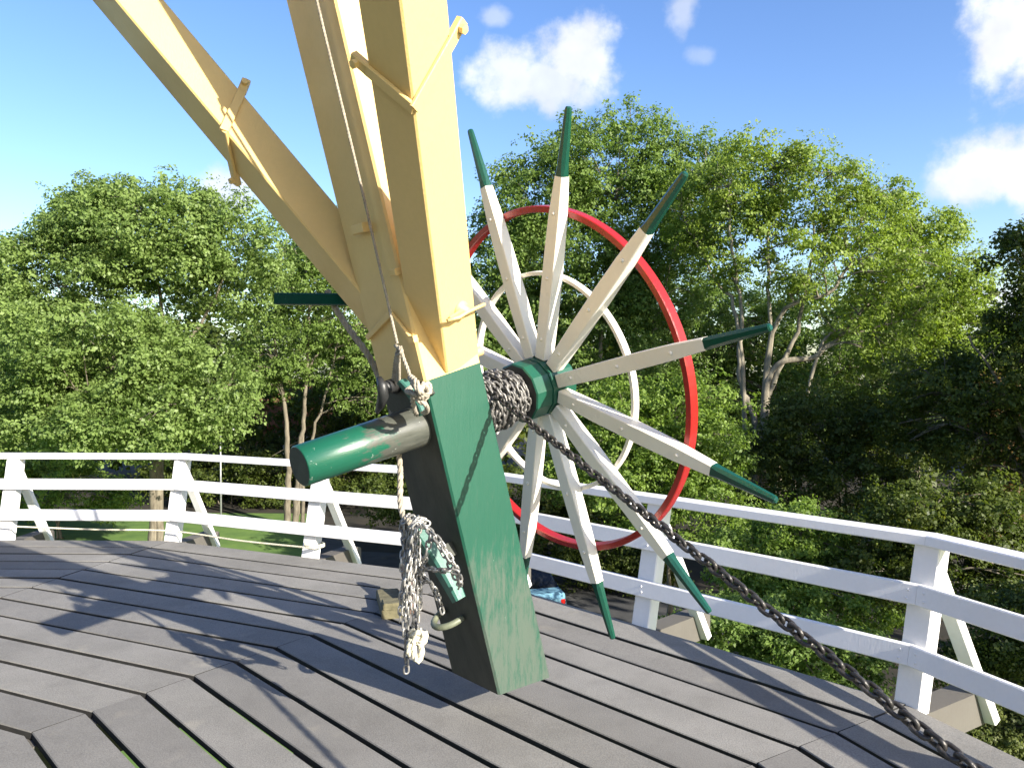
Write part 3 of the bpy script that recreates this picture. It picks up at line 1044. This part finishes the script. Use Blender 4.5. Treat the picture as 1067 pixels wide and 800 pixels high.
def leaf_mesh(name, mat, centres, radii, per, size, parent, origin, seed, flat=0.75, tone_bias=0.0):
    g = np.random.default_rng(seed)
    cl = len(centres)
    per_s = 9
    ns = max(per // per_s, 2)
    sidx = np.repeat(np.arange(cl), ns)
    m = len(sidx)
    ball = g.normal(size=(m, 3)); ball /= np.linalg.norm(ball, axis=1)[:, None]
    sp = ball * (g.random(m) ** 0.42 * radii[sidx])[:, None]
    sp[:, 2] *= flat
    sp += centres[sidx]
    snor = ball * 0.8 + g.normal(size=(m, 3)) * 0.35 + np.array([0.15, -0.15, 0.6])
    sdir = ball + g.normal(size=(m, 3)) * 0.6 + np.array([0, 0, -0.35])
    k = np.repeat(np.arange(m), per_s)
    idx = sidx[k]
    n = len(k)
    pos = sp[k] + g.normal(size=(n, 3)) * np.array([1, 1, 0.6]) * size * 0.85
    nor = snor[k] + g.normal(size=(n, 3)) * 0.45
    nor /= np.linalg.norm(nor, axis=1)[:, None]
    d = sdir[k] + g.normal(size=(n, 3)) * 0.7
    d -= nor * (d * nor).sum(1)[:, None]
    d /= np.linalg.norm(d, axis=1)[:, None] + 1e-9
    w = np.cross(nor, d)
    L = size * g.uniform(0.65, 1.35, n)
    Wd = L * g.uniform(0.26, 0.42, n)
    v = np.empty((n, 4, 3))
    v[:, 0] = pos - d * (L * .5)[:, None]
    v[:, 2] = pos + d * (L * .5)[:, None] - nor * (L * .12)[:, None]
    v[:, 1] = pos + w * Wd[:, None] + nor * (L * .10)[:, None]
    v[:, 3] = pos - w * Wd[:, None] + nor * (L * .10)[:, None]
    V = ((v.reshape(-1, 3) - origin) * S).astype(np.float32)
    me = bpy.data.meshes.new(name)
    me.vertices.add(4 * n); me.vertices.foreach_set('co', V.ravel())
    me.loops.add(4 * n); me.loops.foreach_set('vertex_index', np.arange(4 * n, dtype=np.int32))
    me.polygons.add(n)
    me.polygons.foreach_set('loop_start', np.arange(0, 4 * n, 4, dtype=np.int32))
    me.polygons.foreach_set('loop_total', np.full(n, 4, np.int32))
    me.update(calc_edges=True)
    ctone, stone = g.random(cl), g.random(m)
    tone = np.clip(0.4 * ctone[idx] + 0.3 * stone[k] + 0.3 * g.random(n) + tone_bias, 0, 1).astype(np.float32)
    at_ = me.attributes.new('tone', 'FLOAT', 'FACE'); at_.data.foreach_set('value', tone)
    me.materials.append(mat)
    ob = bpy.data.objects.new(name, me)
    col.objects.link(ob)
    ob['_o'] = [float(x) for x in origin]
    if parent is not None:
        ob.parent = parent
    else:
        ob.location = Vector((np.asarray(origin) * S).tolist())
    return ob


def sample_lobes(lobes, count, g, shell=0.55):
    vols = np.array([l[3] * l[4] * l[5] for l in lobes]) ** 0.8
    ks = g.choice(len(lobes), size=count, p=vols / vols.sum())
    u = g.normal(size=(count, 3)); u /= np.linalg.norm(u, axis=1)[:, None]
    r = shell + (1 - shell) * g.random(count) ** 0.6
    Lb = np.array(lobes)
    # uneven outline: radius modulated by direction
    mod = 1 + 0.16 * np.sin(u[:, 0] * 7 + ks) * np.cos(u[:, 2] * 6 + ks * 2) + 0.08 * g.normal(size=count)
    return Lb[ks, :3] + u * (r * mod)[:, None] * Lb[ks, 3:]


def tree(name, label, cat, base_px, D, lobes_px, stems_px, clusters, per, leaf, rc, mat, bark, seed, group=None, trunk_r=0.3, inner=0.25, nbranch=120, depth_k=0.8, shell=0.55, dz=None):
    """lobes_px: (px, py, rx, ry, depth shift); stems_px: lists of (px, py) from the foot up."""
    g = np.random.default_rng(seed)
    u = D / FPX
    foot = at(base_px, 0, D); foot[2] = GZ
    root = thing(name, foot, label, cat, group)
    lobes = []
    for px, py, rx, ry, ds in lobes_px:
        c = at(px, py, D + ds)
        k_ = (D + ds) / FPX
        lobes.append((c[0], c[1], c[2], rx * k_, max(rx, ry) * k_ * depth_k, ry * k_))
    cs = sample_lobes(lobes, clusters, g, shell)
    ci = sample_lobes(lobes, int(clusters * inner), g, 0.0)
    cs = np.vstack([cs, ci])
    cs = cs[cs[:, 2] > GZ + 0.3]
    ph = g.uniform(0, 6, 3); kf = 2.6 / max(rc, 0.2)
    nz = np.sin(cs[:, 0] * kf + ph[0]) * np.sin(cs[:, 2] * kf * 1.1 + ph[1]) + 0.6 * np.sin(cs[:, 0] * kf * .5 - cs[:, 2] * kf * .6 + ph[2])
    cs = cs[nz > -0.72]
    radii = rc * g.uniform(0.6, 1.35, len(cs))
    # wood
    mb = MB()
    nodes = []
    for st in stems_px:
        pts = []
        for i, q in enumerate(st):
            dep = D + (q[2] if len(q) > 2 else 0)
            p = at(q[0], q[1], dep)
            pts.append(p)
        if pts[0][2] > GZ:
            pts = [A(pts[0][0] * .5 + foot[0] * .5, foot[1], GZ)] + pts
        path = smooth_path(pts, 7)
        path = [p + g.normal(size=3) * 0.04 for p in path]
        m = len(path)
        r0 = trunk_r * (st[0][3] if len(st[0]) > 3 else 1.0)
        rad = [max(r0 * (1 - 0.86 * (i / (m - 1)) ** 0.8), 0.035) for i in range(m)]
        rad[0] *= 1.35
        mb.tube(path, rad, 9)
        nodes += [(p, r, i / (m - 1)) for i, (p, r) in enumerate(zip(path, rad)) if i / (m - 1) > 0.25]
    if nodes:
        NPs = np.array([q[0] for q in nodes])
        sel = g.permutation(len(cs))[:nbranch]
        for ii in sel:
            c = cs[ii]
            d = c - NPs
            dist = np.linalg.norm(d, axis=1) + np.maximum(0, -(d[:, 2])) * 1.5 + np.abs(d[:, 2]) * 0.1
            j = dist.argmin()
            p, r, _ = nodes[j]
            L_ = np.linalg.norm(c - p)
            if L_ < 0.3: continue
            mid = p * .5 + c * .5 + A(0, 0, 0.12 * L_) + g.normal(size=3) * 0.06 * L_
            rr = min(r * 0.6, 0.035 + 0.014 * L_)
            pa = smooth_path([p, mid, mid * .12 + c * .88], 5)
            mb.tube(pa, list(np.linspace(rr, 0.02, len(pa))), 5)
            for _ in range(2):
                e = mid * .35 + c * .65 + g.normal(size=3) * rc * 0.45
                mb.tube([mid, mid * .5 + e * .5 + A(0, 0, .05), e], [rr * .6, rr * .4, 0.014], 4)
    if mb.v:
        mb.build('trunk', bark, root)
    leaf_mesh('crown', mat, cs, radii, int(per * 3.2), leaf * 0.53, root, foot, seed + 1)
    return root


TG = 'trees round the mill'
tree('maple_tree', 'large bright maple left of the cream beams with a single pale trunk', 'tree', 160, 38,
     [(150, 248, 88, 62, 0), (62, 292, 70, 58, 0), (236, 272, 62, 62, 0), (110, 372, 95, 60, -2), (205, 412, 62, 52, -3), (50, 420, 72, 56, -2), (140, 440, 80, 38, -4), (100, 235, 45, 40, 1)],
     [[(160, 575, 0), (161, 500, 0), (170, 430, 0), (172, 380, 0), (165, 300, 0), (150, 225, 0)], [(166, 440, 0, .6), (185, 375, 0), (225, 310, 0), (240, 250, 0)], [(165, 450, 0, .55), (130, 390, -1), (80, 320, -1), (50, 290, 0)], [(165, 460, 0, .5), (120, 420, -3), (60, 400, -3)], [(168, 450, 0, .5), (210, 420, -3), (240, 400, -3)]],
     940, 62, 0.30, 0.95, M_LEAF_MAPLE, M_BARK, 101, TG, trunk_r=0.33, inner=0.12, shell=0.62)
tree('maple_tree', 'leafy tree at the left edge of the view behind the bright maple', 'tree', -40, 46,
     [(-15, 335, 62, 62, 0), (25, 400, 60, 60, 0), (-60, 400, 70, 80, 0), (10, 470, 75, 40, -2)], [[(-40, 560, 0), (-38, 450, 0), (-20, 330, 0)]],
     380, 60, 0.34, 1.05, M_LEAF_MAPLE, M_BARK, 121, TG, nbranch=40)
tree('multi_stemmed_tree', 'slender multi stemmed tree seen above the axle end behind the cream beams', 'tree', 308, 46,
     [(300, 285, 48, 50, 0), (350, 320, 58, 55, 0), (285, 365, 45, 48, 0), (385, 385, 60, 50, 1), (340, 265, 45, 40, 2), (400, 310, 40, 60, 3)],
     [[(298, 566, 0), (300, 490, 0), (297, 430, 0), (286, 350, 0), (290, 280, 0)], [(306, 560, 0, .9), (312, 480, 0), (318, 420, 0), (322, 330, 0), (318, 280, 0)], [(308, 540, 0, .8), (322, 470, 0), (342, 400, 0), (360, 320, 0)], [(318, 400, 0, .5), (345, 360, 0), (385, 330, 0)]],
     420, 52, 0.30, 0.95, M_LEAF_OAK, M_BARK, 131, TG, trunk_r=0.24, nbranch=150, inner=0.1)
tree('oak_tree', 'broad dense tree rising behind the top of the spoked wheel', 'tree', 612, 43,
     [(640, 172, 80, 50, 0), (568, 208, 62, 52, 0), (716, 200, 70, 60, 0), (600, 280, 78, 68, 0), (525, 285, 45, 70, 1), (680, 290, 66, 60, 0), (640, 360, 70, 50, 0), (545, 350, 45, 50, 1)],
     [[(624, 540, 0), (622, 450, 0), (628, 330, 0), (640, 210, 0)], [(588, 540, 1, .6), (590, 430, 1), (575, 330, 1), (562, 230, 1)], [(655, 540, -1, .6), (658, 430, -1), (690, 310, -1), (715, 220, -1)], [(626, 420, 0, .5), (600, 340, 0), (590, 270, 0)]],
     980, 58, 0.30, 1.0, M_LEAF_OAK, M_BARKPALE, 141, TG, trunk_r=0.3, inner=0.12, shell=0.62, nbranch=140)
tree('ash_tree', 'airy ash with bare pale limbs right of the spoked wheel', 'tree', 792, 36,
     [(785, 185, 55, 42, 0), (845, 195, 60, 42, 0), (900, 240, 48, 45, 0), (938, 285, 42, 48, 0), (765, 255, 52, 45, 1), (862, 275, 60, 40, -1), (735, 220, 45, 50, 2), (910, 330, 45, 35, 0)],
     [[(786, 560, 0), (788, 490, 0), (786, 440, 0), (770, 395, 0), (773, 330, 0), (762, 250, 0), (758, 195, 0)], [(798, 560, 0, 1.0), (795, 490, 0), (797, 430, 0), (803, 350, 0), (800, 260, 0), (806, 175, 0)], [(797, 430, 0, .75), (830, 345, 0), (845, 270, 0), (850, 195, 0)], [(800, 400, 0, .8), (850, 370, 0), (890, 335, 0), (925, 285, 0), (945, 260, 0)], [(803, 350, 0, .6), (870, 300, -1), (895, 240, 0), (905, 205, 0)], [(771, 350, 0, .6), (745, 290, 1), (715, 235, 1)], [(850, 370, 0, .5), (905, 345, 0), (950, 330, 0)]],
     400, 46, 0.27, 0.82, M_LEAF_ASH, M_BARKPALE, 151, TG, trunk_r=0.25, inner=0.02, shell=0.72, nbranch=230)
tree('poplar_tree', 'narrower yellow green tree with pointed top beside the lower right cloud', 'tree', 950, 48,
     [(925, 225, 36, 38, 0), (965, 275, 40, 48, 0), (1000, 300, 36, 45, 0), (990, 250, 22, 28, 0), (950, 350, 60, 50, 1), (1010, 370, 50, 50, 0)], [[(955, 560, 0), (953, 430, 0), (950, 300, 0), (935, 215, 0)], [(954, 430, 0, .6), (985, 340, 0), (990, 250, 0)]],
     330, 50, 0.34, 1.0, M_LEAF_ASH, M_BARK, 161, TG, nbranch=70, inner=0.08)
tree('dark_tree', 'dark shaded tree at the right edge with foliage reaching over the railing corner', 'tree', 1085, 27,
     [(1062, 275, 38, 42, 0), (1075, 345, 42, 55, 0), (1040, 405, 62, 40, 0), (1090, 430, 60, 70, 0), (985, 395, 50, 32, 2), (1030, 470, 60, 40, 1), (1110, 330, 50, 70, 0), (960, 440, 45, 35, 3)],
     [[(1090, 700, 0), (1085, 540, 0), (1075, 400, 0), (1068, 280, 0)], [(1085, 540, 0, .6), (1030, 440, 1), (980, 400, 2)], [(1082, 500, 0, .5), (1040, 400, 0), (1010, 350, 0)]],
     330, 46, 0.25, 0.62, M_LEAF_SHADE, M_BARK, 171, TG, trunk_r=0.28, nbranch=110, inner=0.1, shell=0.5)

tree('oak_tree', 'broad dark tree farther back behind the pale stems of the ash', 'tree', 810, 57,
     [(690, 345, 55, 50, 0), (770, 335, 60, 52, 0), (850, 345, 58, 55, 0), (925, 385, 60, 55, 0), (800, 420, 90, 45, 0), (715, 420, 60, 40, 0)],
     [[(810, 560, 0), (812, 450, 0), (800, 340, 0)], [(812, 470, 0, .6), (860, 400, 0), (900, 370, 0)]],
     420, 56, 0.36, 1.2, M_LEAF_OAK, M_BARK, 181, TG, nbranch=60, inner=0.2)
tree('beech_tree', 'shaded tree farther back between the slender stems and the green tail foot', 'tree', 420, 56,
     [(400, 400, 60, 50, 0), (455, 380, 55, 55, 0), (350, 430, 50, 45, 0), (430, 450, 70, 40, 0)],
     [[(420, 560, 0), (422, 460, 0), (430, 380, 0)]], 230, 56, 0.36, 1.15, M_LEAF_SHADE, M_BARK, 183, TG, nbranch=40, inner=0.2)
BG = 'shrubs below the stage'


def bush(label, base_px, D, lobes, clusters, per, leaf, rc, mat, seed, name='shrub', group=BG, shell=0.6):
    st = [[(base_px, lobes[0][1] + lobes[0][3], 0), (base_px + 4, lobes[0][1], 0)], [(base_px - 6, lobes[0][1] + lobes[0][3], 0, .7), (base_px - lobes[0][2] * .5, lobes[0][1], 0)]]
    return tree(name, label, 'shrub', base_px, D, lobes, st, clusters, per, leaf, rc, mat, M_BARK, seed, group, trunk_r=0.09, inner=0.25, nbranch=30, shell=shell)


bush('tall bright green shrub seen through the spokes on the right of the wheel', 700, 27, [(705, 440, 62, 50, 0), (650, 440, 48, 48, 0), (740, 480, 45, 45, 0), (670, 500, 70, 50, 0), (600, 470, 40, 50, 1), (730, 545, 60, 45, -1)], 330, 60, 0.21, 0.60, M_LEAF_BUSH, 201)
bush('bright shrub below the long top rail between wheel and corner post', 830, 21, [(830, 560, 50, 34, 0), (780, 590, 45, 40, 0), (880, 590, 45, 38, 0), (850, 640, 80, 40, -1)], 240, 56, 0.17, 0.46, M_LEAF_BUSH, 203)
bush('low green shrub against the deck edge left of the corner post', 800, 15.5, [(760, 655, 50, 30, 0), (830, 675, 60, 34, 0), (890, 690, 45, 30, 0), (700, 665, 40, 25, 0)], 190, 60, 0.13, 0.36, M_LEAF_OAK, 205)
bush('dark green shrub in shade behind the corner post', 960, 20, [(950, 545, 60, 38, 0), (1020, 540, 55, 45, 0), (930, 600, 50, 40, 0), (1050, 600, 50, 50, 0)], 260, 50, 0.17, 0.46, M_LEAF_SHADE, 207)
bush('low shrub right of the corner post under the rails', 1040, 15, [(1040, 650, 45, 42, 0), (1075, 690, 45, 45, 0), (1000, 690, 35, 25, 0)], 170, 54, 0.13, 0.36, M_LEAF_SHADE, 209)
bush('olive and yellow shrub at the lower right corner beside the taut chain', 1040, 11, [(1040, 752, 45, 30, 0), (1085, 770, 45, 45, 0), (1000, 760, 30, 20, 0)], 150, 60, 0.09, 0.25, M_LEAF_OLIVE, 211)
bush('dark undergrowth shrub under the ash between its stems and the dark tree', 880, 33, [(850, 450, 60, 50, 0), (920, 440, 60, 55, 0), (800, 500, 50, 40, 0), (900, 520, 70, 40, -2)], 330, 46, 0.25, 0.75, M_LEAF_SHADE, 213)
bush('low dark hedge shrub in deep shade seen under the wheel beyond the yard', 560, 37, [(470, 520, 55, 34, 0), (540, 525, 55, 36, 0), (610, 530, 55, 40, 0), (660, 540, 40, 40, 0), (420, 515, 45, 30, 0)], 330, 48, 0.26, 0.72, M_LEAF_SHADE, 214)
bush('dark low shrub added for the deep shade behind the blue car', 620, 33, [(620, 580, 42, 28, 0), (665, 590, 40, 34, 0), (572, 566, 44, 24, 0), (525, 560, 40, 24, 0)], 230, 48, 0.22, 0.6, M_LEAF_SHADE, 216)  # added shrub, its dark leaves stand in for shade on the yard
bush('bright low shrub at the far left beyond the railing', 60, 43, [(50, 505, 70, 30, 0), (110, 520, 30, 20, 0), (-10, 500, 50, 40, 0)], 150, 50, 0.28, 0.7, M_LEAF_BUSH, 215)
bush('dark hedge shrub behind the maple trunk beyond the lawn', 240, 54, [(230, 500, 55, 34, 0), (300, 500, 50, 34, 0), (370, 495, 60, 40, 0), (180, 490, 40, 30, 0)], 300, 44, 0.34, 0.9, M_LEAF_SHADE, 217)
bush('brown leaved shrub glimpsed left of the bright maple', 8, 52, [(8, 440, 26, 26, 0), (20, 465, 20, 15, 0)], 60, 44, 0.3, 0.7, M_LEAF_BROWN, 219)
bush('brown beech shrub glimpsed behind the dark tree at the right edge', 1040, 40, [(1035, 430, 40, 40, 0), (1010, 540, 30, 30, 0), (1050, 500, 25, 40, 0)], 160, 44, 0.3, 0.75, M_LEAF_BROWN, 221)

# far wood: one mass
g = np.random.default_rng(5)
cs = []
for i in range(2100):
    x = g.uniform(-75, 85)
    y = g.uniform(58, 74)
    top_ = 7.6 + 1.6 * math.sin(x * 0.23) + 1.5 * math.sin(x * 0.71 + 1)
    cs.append((x, y, GZ + (top_ - GZ) * g.random() ** 0.7))
leaf_mesh('distant_woodland', M_LEAF_SHADE, np.array(cs), g.uniform(1.2, 2.2, len(cs)), 63, 0.50, None, A(0, 64, GZ), 6)
tag(bpy.data.objects['distant_woodland'], 'dark far woodland closing the view behind the nearer trees', None, kind='stuff')

# trees out of frame on the right whose shade falls on the undergrowth
for i, (x, y, hgt, rr) in enumerate(((24.5, 17, 19.0, 5.8), (18.5, 7.5, 11.5, 4.4), (32, 23, 19, 6.5))):
    foot = A(x, y, GZ)
    root = thing('oak_tree', foot, ['roadside oak outside the view to the right', 'smaller oak outside the view beside the mill', 'far oak outside the view to the right'][i], 'tree', TG)
    g = np.random.default_rng(300 + i)
    lobes = [(x, y, GZ + hgt * 0.75, rr, rr, hgt * .42), (x + 1.5, y - 2, GZ + hgt * .6, rr * .8, rr * .8, hgt * .3)]
    c_ = sample_lobes(lobes, 130, g, 0.3)
    mb = MB()
    mb.tube(smooth_path([foot, foot + A(.1, 0, hgt * .3), foot + A(0, .2, hgt * .8)], 6), list(np.linspace(.35, .08, 13)), 9)
    mb.build('trunk', M_BARK, root)
    leaf_mesh('crown', M_LEAF_OAK, c_, g.uniform(.7, 1.4, 130), 44, 0.42, root, foot, 301 + i)

# ------------------------------------------------------------------ house, pole, car
hp_ = at(335, 440, 72)
hx, hy = hp_[0], hp_[1]
house = thing('brick_house', A(hx, hy, GZ), 'red brick house with tiled roof glimpsed between the slender stems', 'house')
mb = MB()
w_, d_, eh, rh = 5.5, 4.0, 4.6, 8.2
vs = []
for sx in (-1, 1):
    for sy, zz in ((-1, GZ), (1, GZ), (1, GZ + eh), (0, GZ + rh), (-1, GZ + eh)):
        vs.append(A(hx + sx * w_, hy + sy * d_, zz))
mb.add(vs, [(0, 1, 2, 3, 4), (9, 8, 7, 6, 5), (0, 4, 9, 5), (1, 6, 7, 2)])
mb.build('wall', M_BRICK, house)
mb = MB()
for sy in (-1, 1):
    e0 = A(hx - w_ - .3, hy + sy * (d_ + .45), GZ + eh - .40); e1 = A(hx + w_ + .3, hy + sy * (d_ + .45), GZ + eh - .40)
    r0_ = A(hx - w_ - .3, hy + sy * .0, GZ + rh + .02); r1_ = A(hx + w_ + .3, hy, GZ + rh + .02)
    up_ = A(0, 0, .16)
    mb.loft([[e0, r0_, r0_ + up_, e0 + up_], [e1, r1_, r1_ + up_, e1 + up_]])
mb.build('roof', M_ROOF, house)
for wx in (-3, 0, 3):
    mb = MB()
    mb.box(A(hx + wx, hy - d_ - .02, GZ + 2.6), A(.75, 0, 0), A(0, .04, 0), A(0, 0, .85))
    wf = mb.build('window', M_WHITE, house)
    mb = MB()
    mb.box(A(hx + wx, hy - d_ - .07, GZ + 2.6), A(.62, 0, 0), A(0, .012, 0), A(0, 0, .72))
    mb.build('pane', M_WINDOW, wf)

pp = at(230, 500, 47)
mb = MB()
mb.tube([A(pp[0], pp[1], GZ), A(pp[0], pp[1], GZ + 5.5)], [0.06, 0.045], 10)
mb.tube([A(pp[0], pp[1], GZ + 5.5), A(pp[0] + .3, pp[1] - .2, GZ + 5.7), A(pp[0] + .9, pp[1] - .5, GZ + 5.72)], 0.04, 8)
pole = thing('street_lamp', A(pp[0], pp[1], GZ), 'thin grey lamp pole beyond the lawn behind the far railing', 'street lamp')
mb.build('pole', M_STEEL, pole)
mb = MB()
mb.lathe(A(pp[0] + .95, pp[1] - .53, GZ + 5.70), A(0, 0, -1), [(-.08, .05), (-.03, .14), (.05, .16), (.08, .1)], 12)
mb.build('lamp_head', M_STEEL, pole)

# light blue car parked in the shade below the deck
car_o = at(576, 632, 28.6); car_o[2] = GZ
cdir = unit(A(0.30, -1.0, 0))      # tail of the car points this way
cside = A(-cdir[1], cdir[0], 0)
car_c = car_o + (-cdir) * 2.1 + A(-0.55, 0, 0)
car = thing('parked_car', car_c, 'light blue parked car with dark windows below the deck behind the tail foot', 'car')


def csec(x, hw, zlo, zhi, tum=0.1):
    c0 = car_c + cdir * x
    q = []
    for s, z_ in ((-1, zlo), (-1.03, (zlo * .5 + zhi * .5)), (-1 + tum * .4, zhi - .06), (-1 + tum, zhi), (1 - tum, zhi), (1 - tum * .4, zhi - .06), (1.03, (zlo * .5 + zhi * .5)), (1, zlo)):
        q.append(c0 + cside * hw * s + A(0, 0, z_))
    return q


mb = MB()
mb.loft([csec(-2.55, .78, .42, .85), csec(-2.4, .98, .3, 1.0), csec(-1.2, 1.05, .28, 1.22), csec(.2, 1.06, .28, 1.22), csec(1.4, 1.06, .28, 1.2), csec(2.35, 1.0, .32, 1.16), csec(2.55, .9, .42, 1.0)], smooth=False)
body = mb.build('body', M_CARBLUE, car)
mb = MB()
mb.loft([csec(-1.15, .92, 1.20, 1.22), csec(-.35, .86, 1.20, 1.82, .16), csec(.95, .84, 1.20, 1.84, .16), csec(1.75, .92, 1.19, 1.205)])
mb.build('window', M_CARGLASS, car)
mb = MB()
mb.loft([csec(-.30, .74, 1.80, 1.86, .1), csec(.3, .76, 1.82, 1.90, .1), csec(.95, .74, 1.81, 1.87, .1)])
mb.build('roof', M_CARGLASS, car)
for sx in (-1.55, 1.55):
    for sy in (-1, 1):
        wc = car_c + cdir * sx + cside * sy * .93 + A(0, 0, .4)
        mb = MB()
        mb.lathe(wc, cside * sy, [(-.16, .30), (-.15, .40), (.12, .40), (.15, .34), (.15, .26)], 24)
        wh = mb.build('wheel', M_TYRE, car)
        mb = MB()
        mb.lathe(wc, cside * sy, [(.14, .25), (.165, .24), (.17, .05), (.18, .04)], 16)
        mb.build('rim', M_STEEL, wh)
for sy in (-1, 1):
    mb = MB()
    mb.box(car_c + cdir * 2.50 + cside * sy * .82 + A(0, 0, .88), cdir * .06, cside * .08, A(0, 0, .09), ch=.02)
    mb.build('tail_light', M_REDLAMP, car)

# ------------------------------------------------------------------ camera, light, sky
cam = bpy.data.cameras.new('camera')
cam.sensor_width = 36
cam.angle_x = 2 * math.atan(533.5 / FPX)
cam.clip_end = 3000
co = bpy.data.objects.new('camera', cam)
col.objects.link(co)
co.location = (0, 0, H_EYE * S)
co.rotation_euler = (math.pi / 2 + PITCH, 0, 0)
scene.camera = co

sd = A(math.cos(SUN_EL) * math.cos(SUN_AZ), math.cos(SUN_EL) * math.sin(SUN_AZ), math.sin(SUN_EL))
sl_ = bpy.data.lights.new('sun', 'SUN')
sl_.energy = 5.0
sl_.angle = math.radians(0.53)
sl_.color = (1.0, 0.93, 0.80)
so = bpy.data.objects.new('sun', sl_)
col.objects.link(so)
so.rotation_mode = 'QUATERNION'
so.rotation_quaternion = Vector(sd.tolist()).to_track_quat('Z', 'Y')
so.location = (10, -10, 20)

w = bpy.data.worlds.new('World')
scene.world = w
w.use_nodes = True
nt = w.node_tree
N_, L_ = nt.nodes, nt.links
bg = N_['Background']
sky = N_.new('ShaderNodeTexSky')
sky.sky_type = 'NISHITA'
sky.sun_disc = False
sky.sun_elevation = SUN_EL
sky.sun_rotation = math.atan2(sd[0], sd[1])
sky.air_density = 1.0
sky.dust_density = 1.0
sky.ozone_density = 2.0
tc = N_.new('ShaderNodeTexCoord')
dirv = tc.outputs['Generated']


def vm(op, a, b=None):
    n = N_.new('ShaderNodeVectorMath'); n.operation = op
    for i, q in enumerate((a, b)):
        if q is None: continue
        if isinstance(q, (tuple, list, np.ndarray)): n.inputs[i].default_value = tuple(float(x) for x in q)
        else: L_.new(q, n.inputs[i])
    return n.outputs['Value'] if op == 'DOT_PRODUCT' else n.outputs[0]


def mt(op, a, b=None, c=None):
    n = N_.new('ShaderNodeMath'); n.operation = op
    for i, q in enumerate((a, b, c)):
        if q is None: continue
        if isinstance(q, (int, float)): n.inputs[i].default_value = q
        else: L_.new(q, n.inputs[i])
    return n.outputs[0]


def wnoise(scale, detail, rough, off=(0, 0, 0)):
    n = N_.new('ShaderNodeTexNoise')
    n.inputs['Scale'].default_value = scale
    n.inputs['Detail'].default_value = detail
    n.inputs['Roughness'].default_value = rough
    L_.new(vm('ADD', dirv, off), n.inputs['Vector'])
    return n.outputs['Fac']


n_a = wnoise(9, 8, 0.62)
n_b = wnoise(26, 7, 0.55, (3, 1, 2))
n_c = wnoise(13, 5, 0.5, (0, 0, -0.02))
total = None
# clouds as directions in the sky: (px, py, rx, ry, density)
for px, py, rx, ry, den in ((528, 78, 44, 34, .85), (600, 58, 46, 36, .9), (565, 84, 62, 26, .8), (516, 18, 18, 10, .4), (712, 10, 16, 20, .5), (733, 58, 15, 10, .25),
                            (1045, 38, 34, 44, .97), (1095, 25, 55, 58, 1.0), (1022, 182, 50, 28, .95), (1085, 172, 52, 34, .95), (985, 196, 26, 14, .5), (240, 200, 32, 22, .8), (30, 330, 90, 40, .25), (1100, 330, 80, 40, .8)):
    d = unit(ray(px, py))
    r_ = unit(np.cross(d, A(0, 0, 1)))
    u_ = np.cross(r_, d)
    fx = mt('MULTIPLY', vm('DOT_PRODUCT', dirv, r_), FPX / rx * 0.88)
    fy = mt('MULTIPLY', vm('DOT_PRODUCT', dirv, u_), FPX / ry * 0.88)
    front = mt('GREATER_THAN', vm('DOT_PRODUCT', dirv, d), 0.2)
    r2 = mt('SQRT', mt('ADD', mt('MULTIPLY', fx, fx), mt('MULTIPLY', fy, fy)))
    # ragged by two octaves of noise
    e = mt('ADD', mt('MULTIPLY', mt('SUBTRACT', n_a, 0.5), 2.0), mt('MULTIPLY', mt('SUBTRACT', n_b, 0.5), 1.1))
    v = mt('SUBTRACT', 1.0, mt('SUBTRACT', r2, e))
    mr = N_.new('ShaderNodeMapRange'); mr.interpolation_type = 'SMOOTHSTEP'
    mr.inputs[1].default_value, mr.inputs[2].default_value = -0.06, 0.62
    mr.inputs[3].default_value, mr.inputs[4].default_value = 0.0, den
    L_.new(v, mr.inputs[0])
    q = mt('MULTIPLY', mr.outputs[0], front)
    total = q if total is None else mt('MAXIMUM', total, q)
shade = mt('MULTIPLY_ADD', n_c, 3.4, 2.2)
cc_ = N_.new('ShaderNodeCombineXYZ')
L_.new(mt('MULTIPLY', shade, 0.965), cc_.inputs[0]); L_.new(mt('MULTIPLY', shade, 0.99), cc_.inputs[1]); L_.new(mt('MULTIPLY', shade, 1.05), cc_.inputs[2])
mx = N_.new('ShaderNodeMix'); mx.data_type = 'RGBA'
hs = N_.new('ShaderNodeHueSaturation'); hs.inputs['Saturation'].default_value = 1.2; hs.inputs['Hue'].default_value = 0.512; hs.inputs['Value'].default_value = 1.0
L_.new(sky.outputs[0], hs.inputs['Color'])
L_.new(total, mx.inputs[0]); L_.new(hs.outputs[0], mx.inputs[6]); L_.new(cc_.outputs[0], mx.inputs[7])
L_.new(mx.outputs[2], bg.inputs['Color'])
bg.inputs['Strength'].default_value = 0.108

vs_ = scene.view_settings
vs_.view_transform = 'Standard'
vs_.look = 'None'
vs_.exposure = 1.38
vs_.gamma = 1.0
scene.cycles.max_bounces = 6
scene.cycles.transparent_max_bounces = 8

for o in scene.objects:
    if '_o' in o:
        del o['_o']
